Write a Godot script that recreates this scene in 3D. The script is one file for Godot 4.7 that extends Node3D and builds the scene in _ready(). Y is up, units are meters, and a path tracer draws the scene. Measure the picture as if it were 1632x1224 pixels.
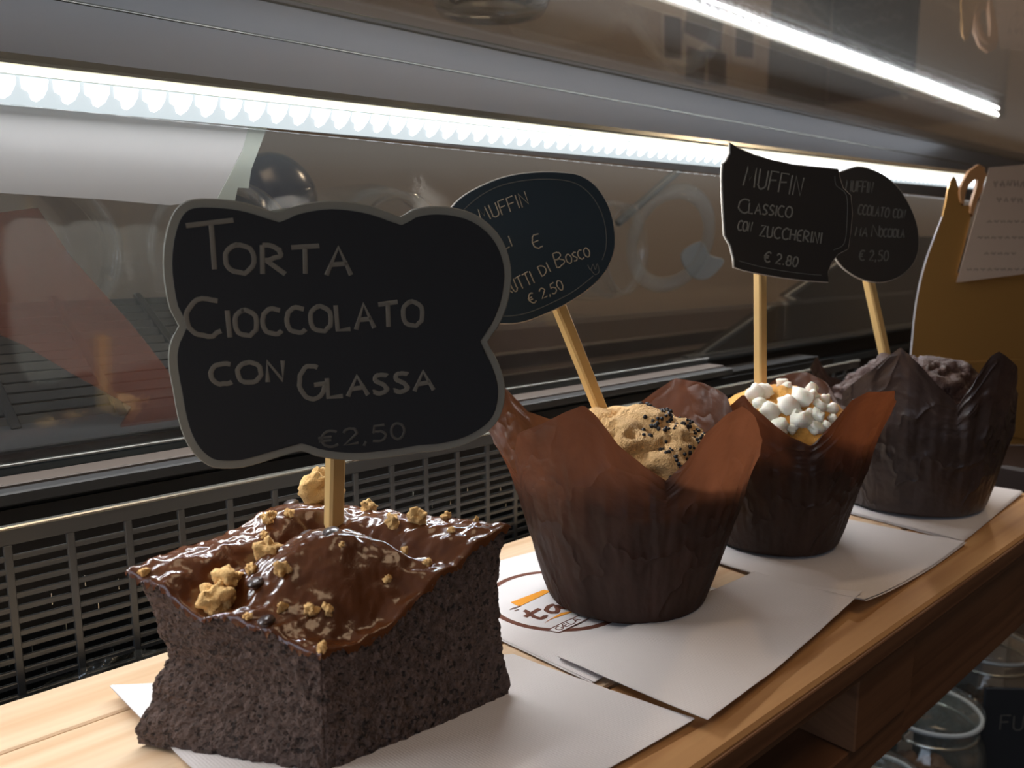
extends Node3D

# ---------------------------------------------------------------- geometry
class Geo:
	var v := PackedVector3Array()
	var t := PackedVector2Array()
	var c := PackedColorArray()
	var i := PackedInt32Array()
	var tint := Color.WHITE

	func vert(p: Vector3, uv := Vector2.ZERO) -> int:
		v.append(p)
		t.append(uv)
		c.append(tint)
		return v.size() - 1

	func tri(a: int, b: int, d: int) -> void:
		i.append(a)
		i.append(b)
		i.append(d)

	func quad(a: int, b: int, d: int, e: int) -> void:
		tri(a, b, d)
		tri(a, d, e)

	func grid(nu: int, nv: int, f: Callable, uvs := Vector2.ONE) -> void:
		var s := v.size()
		for b in nv + 1:
			for a in nu + 1:
				vert(f.call(float(a) / nu, float(b) / nv), Vector2(float(a) / nu, float(b) / nv) * uvs)
		for b in nv:
			for a in nu:
				var o := s + b * (nu + 1) + a
				quad(o, o + 1, o + nu + 2, o + nu + 1)

	# a flat polygon with corners of its own, facing away from centre
	func face(p: Array, centre: Vector3) -> void:
		var n: Vector3 = (p[1] - p[0]).cross(p[2] - p[0])
		var mid := Vector3.ZERO
		for q in p:
			mid += q / p.size()
		var back: bool = n.dot(mid - centre) < 0.0
		var s := v.size()
		var ax: Vector3 = (p[1] - p[0]).normalized()
		var ay: Vector3 = n.cross(ax).normalized()
		for q in p:
			vert(q, Vector2((q - p[0]).dot(ax), (q - p[0]).dot(ay)))
		for k in range(1, p.size() - 1):
			if back:
				tri(s, s + k + 1, s + k)
			else:
				tri(s, s + k, s + k + 1)

	func box(size: Vector3, bevel: float, x := Transform3D()) -> void:
		var h := size / 2.0
		var at := func(axis: int, s: Vector3) -> Vector3:
			var q := h * s
			for k in 3:
				if k != axis:
					q[k] -= bevel * s[k]
			return x * q
		var o := x.origin
		var sg := [-1.0, 1.0]
		for a in 3:
			var b := (a + 1) % 3
			var d := (a + 2) % 3
			for sa in sg:
				var fc := []
				for k in [[-1, -1], [1, -1], [1, 1], [-1, 1]]:
					var s := Vector3()
					s[a] = sa
					s[b] = k[0]
					s[d] = k[1]
					fc.append(at.call(a, s))
				face(fc, o)
				if bevel > 0.0:
					for sb in sg:
						var s0 := Vector3()
						s0[a] = sa
						s0[b] = sb
						s0[d] = -1.0
						var s1 := s0
						s1[d] = 1.0
						face([at.call(a, s0), at.call(a, s1), at.call(b, s1), at.call(b, s0)], o)
		if bevel > 0.0:
			for q in 8:
				var s := Vector3(sg[q & 1], sg[(q >> 1) & 1], sg[(q >> 2) & 1])
				face([at.call(0, s), at.call(1, s), at.call(2, s)], o)

	func lathe(prof: Array, n: int, x := Transform3D()) -> void:
		var s := v.size()
		for k in prof.size():
			for a in n + 1:
				var w := TAU * a / n
				vert(x * Vector3(prof[k].x * cos(w), prof[k].y, prof[k].x * sin(w)), Vector2(float(a) / n, float(k) / prof.size()))
		for k in prof.size() - 1:
			for a in n:
				var o := s + k * (n + 1) + a
				quad(o, o + 1, o + n + 2, o + n + 1)

	func tube(p: Array, r: float, n := 8) -> void:
		var s := v.size()
		for k in p.size():
			var d: Vector3 = (p[mini(k + 1, p.size() - 1)] - p[maxi(k - 1, 0)]).normalized()
			var e := d.cross(Vector3.UP if absf(d.y) < 0.9 else Vector3.RIGHT).normalized()
			var g := d.cross(e)
			for a in n:
				vert(p[k] + (e * cos(TAU * a / n) + g * sin(TAU * a / n)) * r)
		for k in p.size() - 1:
			for a in n:
				quad(s + k * n + a, s + k * n + (a + 1) % n, s + (k + 1) * n + (a + 1) % n, s + (k + 1) * n + a)
		for k in range(1, n - 1):
			tri(s, s + k + 1, s + k)
			var e0 := s + (p.size() - 1) * n
			tri(e0, e0 + k, e0 + k + 1)

	# a plate cut to an outline, its edges chamfered
	func plate(p: PackedVector2Array, z0: float, z1: float, b: float) -> void:
		var n := p.size()
		var area := 0.0
		for k in n:
			area += p[k].cross(p[(k + 1) % n])
		if area < 0.0:
			p.reverse()
		var q := PackedVector2Array()
		for k in n:
			var d := (p[(k + 1) % n] - p[(k + n - 1) % n]).normalized()
			q.append(p[k] + Vector2(-d.y, d.x) * b)
		var caps := Geometry2D.triangulate_polygon(q)
		for side in [z1, z0]:
			var s := v.size()
			for e in q:
				vert(Vector3(e.x, e.y, side), e * 10.0)
			for k in range(0, caps.size(), 3):
				if (q[caps[k + 1]] - q[caps[k]]).cross(q[caps[k + 2]] - q[caps[k]]) * (side - (z0 + z1) / 2.0) > 0.0:
					tri(s + caps[k], s + caps[k + 1], s + caps[k + 2])
				else:
					tri(s + caps[k], s + caps[k + 2], s + caps[k + 1])
		var rings := [[q, z1], [p, z1 - b], [p, z0 + b], [q, z0]]
		for r in 3:
			var s := v.size()
			for w in 2:
				for k in n:
					var e: Vector2 = rings[r + w][0][k]
					vert(Vector3(e.x, e.y, rings[r + w][1]))
			for k in n:
				quad(s + k, s + n + k, s + n + (k + 1) % n, s + (k + 1) % n)

	# a raised line of chalk, paint or ink along a path in the plane z = 0
	func stroke(p: PackedVector2Array, w: float, up: float) -> void:
		var s := v.size()
		var n := p.size()
		for k in n:
			var d := (p[mini(k + 1, n - 1)] - p[maxi(k - 1, 0)]).normalized()
			var e := Vector2(-d.y, d.x) * w / 2.0
			for r in [[1.15, 0.0], [0.8, up], [-0.8, up], [-1.15, 0.0]]:
				var o: Vector2 = p[k] + e * r[0]
				vert(Vector3(o.x, o.y, r[1]))
		for k in n - 1:
			for a in 3:
				var o := s + k * 4 + a
				quad(o, o + 1, o + 5, o + 4)

	func lump(at: Vector3, r: Vector3, rough: float, noise: FastNoiseLite, seed: float, nu := 14, nv := 9) -> void:
		grid(nu, nv, func(a: float, b: float) -> Vector3:
			var d := Vector3(sin(PI * b) * cos(TAU * a), cos(PI * b), sin(PI * b) * sin(TAU * a))
			var k := 1.0 + rough * noise.get_noise_3d(d.x * 17.0 + seed * 17.0, d.y * 17.0 - seed * 11.0, d.z * 17.0 + seed * 23.0)
			return at + d * r * k)

	func mesh() -> ArrayMesh:
		var vol := 0.0
		for k in range(0, i.size(), 3):
			vol += v[i[k]].dot(v[i[k + 1]].cross(v[i[k + 2]]))
		var n := PackedVector3Array()
		n.resize(v.size())
		for k in range(0, i.size(), 3):
			if vol > 0.0:
				var w := i[k + 1]
				i[k + 1] = i[k + 2]
				i[k + 2] = w
			var f := (v[i[k + 2]] - v[i[k]]).cross(v[i[k + 1]] - v[i[k]])
			for e in 3:
				n[i[k + e]] += f
		# corners in the same place with normals nearly alike belong to one smooth seam
		for k in n.size():
			n[k] = n[k].normalized() if n[k].length_squared() > 0.0 else Vector3.UP
		var a := []
		a.resize(Mesh.ARRAY_MAX)
		a[Mesh.ARRAY_VERTEX] = v
		a[Mesh.ARRAY_NORMAL] = n
		a[Mesh.ARRAY_TEX_UV] = t
		a[Mesh.ARRAY_COLOR] = c
		a[Mesh.ARRAY_INDEX] = i
		var m := ArrayMesh.new()
		m.add_surface_from_arrays(Mesh.PRIMITIVE_TRIANGLES, a)
		return m


const SHELF := 0.237

var noise := FastNoiseLite.new()
var cells := FastNoiseLite.new()
var M := {}
var taken := {}


# ---------------------------------------------------------------- naming
func numbered(called: String) -> String:
	taken[called] = taken.get(called, -1) + 1
	return called if taken[called] == 0 else "%s_%03d" % [called, taken[called]]


func obj(called: String, m: Mesh, material: Material, parent: Node = self, at := Vector3.ZERO) -> MeshInstance3D:
	var o := MeshInstance3D.new()
	o.name = numbered(called) if parent == self else called
	o.mesh = m
	o.material_override = material
	o.position = at
	parent.add_child(o, true)
	return o


func tag(o: Node, label: String, category: String, group := "") -> Node:
	o.set_meta("label", label)
	o.set_meta("category", category)
	if group:
		o.set_meta("group", group)
	return o


func thing(called: String, label: String, category: String, at := Vector3.ZERO, group := "") -> Node3D:
	var o := Node3D.new()
	o.name = numbered(called)
	add_child(o)
	o.position = at
	tag(o, label, category, group)
	return o


func structure(called: String, m: Mesh, material: Material, parent: Node = self, at := Vector3.ZERO) -> MeshInstance3D:
	var o := obj(called, m, material, parent, at)
	if parent == self:
		o.set_meta("kind", "structure")
	return o


func box_mesh(size: Vector3, bevel := 0.0) -> ArrayMesh:
	var g := Geo.new()
	g.box(size, bevel)
	return g.mesh()


func span(lo: Vector3, hi: Vector3, bevel := 0.0) -> ArrayMesh:
	var g := Geo.new()
	g.box(hi - lo, bevel, Transform3D(Basis(), (lo + hi) / 2.0))
	return g.mesh()


func pts(a: Array, scale := 0.001) -> PackedVector2Array:
	var p := PackedVector2Array()
	for k in range(0, a.size(), 2):
		p.append(Vector2(a[k], a[k + 1]) * scale)
	return p


func smooth(p: PackedVector2Array, closed: bool, n := 4) -> PackedVector2Array:
	var out := PackedVector2Array()
	var m := p.size()
	for k in (m if closed else m - 1):
		var a := p[(k + m - 1) % m] if closed or k > 0 else p[k]
		var d := p[(k + 2) % m] if closed or k + 2 < m else p[k + 1]
		for e in n:
			out.append(p[k].cubic_interpolate(p[(k + 1) % m], a, d, float(e) / n))
	if not closed:
		out.append(p[m - 1])
	return out


# ---------------------------------------------------------------- materials
func mat(called: String, color: Color, rough: float, metal := 0.0) -> StandardMaterial3D:
	var m := StandardMaterial3D.new()
	m.resource_name = called
	m.albedo_color = color
	m.roughness = rough
	m.metallic = metal
	M[called] = m
	return m


func glow(called: String, color: Color, energy: float) -> StandardMaterial3D:
	var m := mat(called, Color(0.9, 0.9, 0.9), 0.5)
	m.emission_enabled = true
	m.emission = color
	m.emission_energy_multiplier = energy
	return m


func pane(called: String, color: Color, alpha: float) -> StandardMaterial3D:
	var m := mat(called, Color(color, alpha), 0.03)
	m.transparency = BaseMaterial3D.TRANSPARENCY_ALPHA
	return m


func picture(w: int, h: int, f: Callable) -> ImageTexture:
	var im := Image.create(w, h, false, Image.FORMAT_RGB8)
	for y in h:
		for x in w:
			im.set_pixel(x, y, f.call(float(x) / w, float(y) / h))
	return ImageTexture.create_from_image(im)


func wraps(u: float, v: float, fu: float, fv: float, z: float) -> float:
	return noise.get_noise_3d(cos(TAU * u) * fu + z, sin(TAU * u) * fu + z * 0.7, v * fv + z * 1.3)


func relief(m: StandardMaterial3D, tex: Texture2D, cm: float, scale: float) -> void:
	m.heightmap_enabled = true
	m.heightmap_texture = tex
	m.heightmap_scale = cm
	if scale > 0.0:
		m.uv1_triplanar = true
		m.uv1_scale = Vector3.ONE * scale


func grain(light: Color, dark: Color, seed: float) -> ImageTexture:
	return picture(512, 128, func(u: float, v: float) -> Color:
		var bend := wraps(u, 0.0, 6.0, 0.0, seed) * 0.08
		var rings := 0.5 + 0.5 * sin((v + bend) * 42.0 + noise.get_noise_2d(v * 60.0 + seed, seed) * 5.0)
		var fibre := 0.5 + 0.5 * wraps(u, v, 9.0, 900.0, seed + 9.0)
		return light.lerp(dark, clampf(0.45 * pow(rings, 3.0) + 0.5 * fibre - 0.12, 0.0, 1.0)))


func materials() -> void:
	noise.seed = 7
	noise.frequency = 0.05
	noise.fractal_octaves = 4
	noise.noise_type = FastNoiseLite.TYPE_SIMPLEX_SMOOTH
	cells.seed = 3
	cells.noise_type = FastNoiseLite.TYPE_CELLULAR
	cells.frequency = 1.0
	cells.cellular_return_type = FastNoiseLite.RETURN_DISTANCE

	var crumbs := picture(512, 512, func(u: float, v: float) -> Color:
		var n := 0.6 + 0.5 * wraps(u, v, 90.0, 600.0, 4.0) + 0.25 * wraps(u, v, 30.0, 160.0, 14.0)
		var hole := cells.get_noise_2d(u * 26.0, v * 26.0)
		var h := clampf(n - (0.55 if hole < -0.72 else 0.0), 0.0, 1.0)
		return Color(h, h, h))
	var fine := picture(512, 512, func(u: float, v: float) -> Color:
		var h := 0.5 + 0.5 * wraps(u, v, 110.0, 800.0, 2.0)
		return Color(h, h, h))
	var emboss := picture(256, 256, func(u: float, v: float) -> Color:
		var h := 0.5 + 0.3 * sin(u * TAU * 32.0) * (0.6 + 0.4 * sin(v * TAU * 16.0)) + 0.2 * wraps(u, v, 40.0, 300.0, 5.0)
		return Color(h, h, h))
	var crease := picture(512, 512, func(u: float, v: float) -> Color:
		var h := 0.5 + 0.30 * wraps(u, v, 9.0, 46.0, 3.0) + 0.30 * (pow(1.0 - absf(wraps(u, v, 11.0, 34.0, 8.0)), 9.0) - 0.4) + 0.12 * wraps(u, v, 40.0, 160.0, 5.0)
		return Color(h, h, h))

	var w := mat("pale_pine", Color.WHITE, 0.5)
	w.albedo_texture = grain(Color(0.91, 0.80, 0.67), Color(0.80, 0.63, 0.47), 1.0)
	w.uv1_scale = Vector3(2.2, 9.0, 1.0)
	relief(w, fine, 0.004, 0.0)
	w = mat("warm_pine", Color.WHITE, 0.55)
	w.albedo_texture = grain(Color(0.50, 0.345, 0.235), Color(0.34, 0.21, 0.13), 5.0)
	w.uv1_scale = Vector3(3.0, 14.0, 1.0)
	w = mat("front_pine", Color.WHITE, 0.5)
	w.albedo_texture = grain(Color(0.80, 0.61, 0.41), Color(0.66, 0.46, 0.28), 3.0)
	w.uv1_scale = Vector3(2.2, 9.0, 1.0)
	mat("dark_wood", Color(0.16, 0.10, 0.075), 0.55)
	mat("end_grain", Color(0.55, 0.38, 0.25), 0.7)
	mat("bamboo", Color(0.83, 0.68, 0.44), 0.5)

	for k in [["board_black", Color(0.18, 0.19, 0.205)], ["board_green_black", Color(0.16, 0.195, 0.22)], ["board_brown_black", Color(0.19, 0.175, 0.165)]]:
		w = mat(k[0], k[1], 0.62)
		w.metallic_specular = 0.3
		relief(w, fine, 0.002, 25.0)
	mat("grey_border", Color(0.52, 0.52, 0.49), 0.8)
	mat("pale_edge", Color(0.75, 0.72, 0.68), 0.7)
	mat("chalk", Color(0.45, 0.44, 0.41), 0.95)
	mat("faint_chalk", Color(0.33, 0.325, 0.31), 0.95)
	mat("pale_chalk", Color(0.60, 0.55, 0.47), 0.95)

	w = mat("cake_crumb", Color(0.43, 0.355, 0.325), 0.95)
	w.albedo_texture = picture(512, 512, func(u: float, v: float) -> Color:
		var k := 0.86 + 0.25 * wraps(u, v, 40.0, 240.0, 21.0)
		k *= 1.0 - 0.5 * smoothstep(0.27, 0.36, wraps(u, v, 60.0, 380.0, 33.0))  # dark specks put the shade inside the pores into the colour
		return Color(k, k, k))
	relief(w, crumbs, 0.12, 22.0)
	w.uv1_triplanar_sharpness = 4.0
	w = mat("chocolate_glaze", Color(0.37, 0.20, 0.09), 0.24)
	w.clearcoat_enabled = true
	w.clearcoat = 0.8
	w.clearcoat_roughness = 0.05
	relief(w, fine, 0.008, 45.0)
	w = mat("dark_glaze", Color(0.16, 0.06, 0.035), 0.08)
	w.clearcoat_enabled = true
	w = mat("biscuit", Color(0.93, 0.75, 0.49), 0.9)
	relief(w, crumbs, 0.05, 60.0)
	for k in [["brown_paper", Color(0.47, 0.375, 0.33), Color(1.15, 0.86, 0.65)], ["orange_brown_paper", Color(0.40, 0.305, 0.26), Color(1.05, 0.74, 0.50)], ["dark_paper", Color(0.30, 0.235, 0.21), Color(0.30, 0.22, 0.18)]]:
		w = mat(k[0], k[1], 0.42)
		w.metallic_specular = 0.5
		w.backlight_enabled = true
		w.backlight = k[2]
		w.albedo_texture = picture(256, 256, func(u: float, v: float) -> Color:
			var h := 0.86 + 0.14 * wraps(u, v, 30.0, 60.0, 6.0) + 0.12 * wraps(u, v, 9.0, 9.0, 2.0)
			return Color(h, h, h))
		relief(w, crease, 0.34, 0.0)
	w = mat("golden_crumb", Color(0.87, 0.70, 0.48), 0.9)
	relief(w, crumbs, 0.10, 40.0)
	w = mat("yellow_crumb", Color(0.87, 0.63, 0.30), 0.85)
	relief(w, crumbs, 0.06, 40.0)
	w = mat("chocolate_crumb", Color(0.27, 0.165, 0.13), 0.6)
	relief(w, crumbs, 0.12, 40.0)
	mat("poppy", Color(0.09, 0.08, 0.09), 0.5)
	w = mat("pearl_sugar", Color(0.93, 0.90, 0.84), 0.55)
	w.subsurf_scatter_enabled = true
	w.subsurf_scatter_strength = 0.15
	relief(w, fine, 0.02, 40.0)

	w = mat("tissue", Color(0.90, 0.87, 0.86), 0.9)
	relief(w, emboss, 0.012, 0.0)
	w.uv1_scale = Vector3(4, 4, 4)
	mat("print_brown", Color(0.42, 0.24, 0.17), 0.85)
	mat("print_orange", Color(0.95, 0.62, 0.18), 0.85)
	mat("print_white", Color(0.93, 0.91, 0.90), 0.85)

	mat("grey_steel", Color(0.25, 0.25, 0.25), 0.5, 0.2)
	mat("bright_steel", Color(0.82, 0.82, 0.78), 0.25, 0.9)
	mat("dull_steel", Color(0.52, 0.52, 0.50), 0.45, 0.4)
	mat("teal_steel", Color(0.27, 0.30, 0.31), 0.4, 0.3)
	mat("tan_ledge", Color(0.36, 0.32, 0.29), 0.6)
	mat("black_plastic", Color(0.06, 0.06, 0.06), 0.5)
	mat("dark_metal", Color(0.32, 0.33, 0.335), 0.4, 0.3)
	mat("canopy_grey", Color(0.80, 0.81, 0.83), 0.75).metallic_specular = 0.3
	mat("wall_tan", Color(0.56, 0.505, 0.45), 0.9)
	mat("ceiling_white", Color(0.80, 0.78, 0.74), 0.9)
	mat("floor_grey", Color(0.30, 0.27, 0.25), 0.6)
	mat("slate", Color(0.10, 0.09, 0.08), 0.8)
	mat("photo_white", Color(0.62, 0.57, 0.53), 0.7)
	mat("photo_dark", Color(0.17, 0.14, 0.14), 0.6)
	mat("pink_print", Color(0.55, 0.20, 0.26), 0.7)
	mat("sheet_paper", Color(0.64, 0.63, 0.625), 0.85)
	mat("note_paper", Color(0.56, 0.48, 0.42), 0.85)
	mat("ink", Color(0.25, 0.21, 0.20), 0.9)
	w = mat("tape", Color(0.66, 0.68, 0.64, 0.6), 0.4)
	w.transparency = BaseMaterial3D.TRANSPARENCY_ALPHA
	w = mat("reflection_film", Color(0.62, 0.36, 0.29, 0.45), 0.5)  # tint of a reflection in the counter glass
	w.transparency = BaseMaterial3D.TRANSPARENCY_ALPHA
	w = mat("gold_card", Color(0.62, 0.46, 0.25), 0.34, 0.65)
	relief(w, fine, 0.003, 20.0)
	mat("kraft_card", Color(0.50, 0.34, 0.19), 0.7)
	mat("white_card", Color(0.86, 0.85, 0.84), 0.8)
	mat("ring_white", Color(0.72, 0.74, 0.74), 0.5)
	mat("night_plastic", Color(0.20, 0.20, 0.26), 0.22)
	pane("window_glass", Color(0.9, 0.95, 0.95), 0.02)
	pane("dusty_glass", Color(0.75, 0.76, 0.76), 0.12)
	pane("shelf_glass", Color(0.85, 0.9, 0.9), 0.02)
	pane("milky_glass", Color(0.80, 0.84, 0.84), 0.22)
	pane("jar_glass", Color(0.85, 0.92, 0.9), 0.035)
	mat("beans", Color(0.36, 0.24, 0.13), 0.6)
	glow("led_chip", Color(0.96, 0.98, 1.0), 3.0)
	glow("led_lens", Color(0.88, 0.93, 0.95), 0.88).albedo_color = Color(0.3, 0.3, 0.3)
	glow("led_line", Color(1.0, 0.99, 0.93), 1.3)
	glow("unseen_lamp_warm", Color(1.0, 0.86, 0.68), 0.6)  # glow of the unseen ceiling panel and the added pendant
	glow("unseen_window_day", Color(0.80, 0.89, 1.0), 0.5)  # glow of the window out of view


# ---------------------------------------------------------------- chalk lettering
const FONT := {
	"A": [0.72, "0,0 .35,1 .72,0", ".1,.36 .62,.4"], "B": [0.6, "0,0 .02,1", "@.04,.77 .42,.23 90,-90", "@.02,.27 .54,.27 90,-90"],
	"C": [0.68, "@.42,.5 .42,.5 55,310"], "D": [0.62, "0,0 .02,1", "@.02,.5 .58,.5 90,-90"],
	"E": [0.52, "~.5,.98 .15,.97 .02,.7 .0,.3 .12,.03 .5,.02", "0,.5 .4,.52"], "F": [0.52, "0,0 .02,1 .52,1.02", ".02,.52 .42,.55"],
	"G": [0.78, "@.42,.5 .42,.5 55,350", ".46,.42 .86,.42"], "H": [0.56, "0,0 0,1", ".55,0 .56,1", "0,.5 .55,.52"],
	"I": [0.08, ".04,0 .05,1"], "L": [0.5, "0,1 .0,.02 .5,.04"], "M": [0.78, "0,0 .1,1 .38,.35 .66,1 .76,0"], "N": [0.58, "0,0 .04,1 .5,.05 .56,1"],
	"O": [0.78, "@.39,.5 .39,.5 100,470"], "R": [0.62, "0,0 .02,1", "@.1,.74 .42,.26 100,-90", ".14,.48 .62,0"],
	"S": [0.56, "~.54,.9 .3,1 .05,.86 .1,.62 .42,.44 .54,.2 .3,0 .0,.1"], "T": [0.76, "0,.96 .76,1.02", ".38,.98 .36,0"], "U": [0.56, "0,1 .0,.3", "@.27,.3 .27,.3 180,360", ".54,.3 .55,1"],
	"Z": [0.58, "0,.95 .55,1 .02,.02 .6,.04"], "€": [0.7, "@.44,.5 .36,.5 55,310", "-.04,.6 .46,.62", "-.04,.4 .42,.42"],
	"2": [0.56, "@.26,.72 .25,.28 165,-20", ".5,.63 .0,.02 .56,.04"], "5": [0.52, ".5,1 .1,1 .06,.56", "@.2,.31 .32,.31 125,-130"],
	"8": [0.5, "@.25,.76 .21,.24 0,360", "@.25,.26 .25,.26 0,360"],
	"0": [0.54, "@.27,.5 .26,.5 80,450"], ",": [0.14, ".08,.1 .0,-.18"], ".": [0.14, ".06,.09 .07,0"], " ": [0.2],
	"t": [0.6, "~.28,1.2 .16,.45 .2,.08 .4,0 .55,.14", "-.12,.66 .78,.9"], "a": [0.8, "~.66,.72 .4,.82 .1,.58 .06,.2 .26,0 .5,.26 .68,.72 .64,.2 .74,.02 .95,.2"],
}


func letter_paths(ch: String) -> Array:
	var out := []
	for s in FONT[ch].slice(1):
		var curved: bool = s.begins_with("~")
		if s.begins_with("@"):
			var n: PackedFloat64Array = s.trim_prefix("@").replace(" ", ",").split_floats(",")
			var arc := PackedVector2Array()
			for k in 19:
				var a := deg_to_rad(lerpf(n[4], n[5], k / 18.0))
				arc.append(Vector2(n[0] + n[2] * cos(a), n[1] + n[3] * sin(a)))
			out.append(arc)
			continue
		var p := PackedVector2Array()
		for q in s.trim_prefix("~").split(" "):
			var xy: PackedStringArray = q.split(",")
			p.append(Vector2(float(xy[0]), float(xy[1])))
		if curved:
			for turn in 3:
				var q := PackedVector2Array([p[0]])
				for k in p.size() - 1:
					q.append(p[k].lerp(p[k + 1], 0.25))
					q.append(p[k].lerp(p[k + 1], 0.75))
				q.append(p[p.size() - 1])
				p = q
		out.append(p)
	return out


func write(g: Geo, words: Array, width: float, up := 0.00012) -> void:
	for w in words:
		var a := Vector2(w[1], w[2]) * 0.001
		var b := Vector2(w[3], w[4]) * 0.001
		var h: float = w[5] * 0.001
		var total := 0.0
		for ch in w[0]:
			total += FONT[ch][0] + 0.2
		var sx := a.distance_to(b) / maxf(total - 0.2, 0.1)
		var dir := (b - a).normalized()
		var nor := Vector2(-dir.y, dir.x)
		var x := 0.0
		for ch in w[0]:
			for p in letter_paths(ch):
				var q := PackedVector2Array()
				for e in p:
					q.append(a + dir * (x + e.x) * sx + nor * e.y * h + Vector2(noise.get_noise_2d(e.x * 90 + a.x * 9e3, e.y * 90), noise.get_noise_2d(e.y * 90, e.x * 90 + a.y * 9e3)) * h * 0.06)
				g.stroke(q, width, up)
			x += FONT[ch][0] + 0.2


func pick_sign(label: String, at: Vector3, turn: float, outline: PackedVector2Array, face_mat: String, words: Array, chalk: String, width: float, top: Vector2, stick_w: float, rim: float, lines: Array = [], faint: Array = []) -> Node3D:
	var o := thing("price_sign", label, "sign", at, "chalk price signs on wooden sticks")
	o.rotation_degrees.y = turn
	var g := Geo.new()
	if rim > 0.0:
		g.plate(outline.duplicate(), -0.0018, 0.0, 0.0003)
		obj("border", g.mesh(), M.grey_border, o)
		var n := outline.size()
		var inner := PackedVector2Array()
		for k in n:
			var d := (outline[(k + 1) % n] - outline[(k + n - 1) % n]).normalized()
			inner.append(outline[k] + Vector2(d.y, -d.x) * rim)
		g = Geo.new()
		g.plate(inner, -0.0006, 0.0003, 0.0001)
		obj("board", g.mesh(), M[face_mat], o).set_meta("label", "black writing surface")
	else:
		g.plate(outline.duplicate(), -0.0016, -0.0002, 0.0002)
		obj("backing", g.mesh(), M.pale_edge, o)
		var n := outline.size()
		var inner := PackedVector2Array()
		for k in n:
			var d := (outline[(k + 1) % n] - outline[(k + n - 1) % n]).normalized()
			inner.append(outline[k] + Vector2(d.y, -d.x) * 0.0005)
		g = Geo.new()
		g.plate(inner, -0.0006, 0.0003, 0.0001)
		obj("board", g.mesh(), M[face_mat], o).set_meta("label", "black writing surface")
	g = Geo.new()
	write(g, words, width)
	obj("lettering", g.mesh(), M[chalk], o, Vector3(0, 0, 0.0003))
	if faint:
		g = Geo.new()
		write(g, faint, width * 0.6)
		obj("faint_lettering", g.mesh(), M.faint_chalk, o, Vector3(0, 0, 0.0003))
	if lines:
		g = Geo.new()
		for l in lines:
			g.stroke(smooth(pts(l), false), 0.00035, 0.00008)
		obj("thin_line", g.mesh(), M.faint_chalk, o, Vector3(0, 0, 0.0003))
	# the stick: a squared bamboo skewer from inside the cake up behind the board
	var lo := Vector3(0, 0, -0.004) - Vector3(top.x, top.y, 0).normalized() * 0.012
	var hi := Vector3(top.x, top.y, -0.0045) + Vector3(top.x, top.y, 0).normalized() * 0.02
	var along := (hi - lo).normalized()
	var side := along.cross(Vector3.BACK).normalized()
	var x := Transform3D(Basis(side, along, side.cross(along)).rotated(along, 0.5), (lo + hi) / 2.0)
	g = Geo.new()
	g.box(Vector3(stick_w, lo.distance_to(hi), stick_w * 0.8), stick_w * 0.14, x)
	obj("stick", g.mesh(), M.bamboo, o)
	return o


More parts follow.
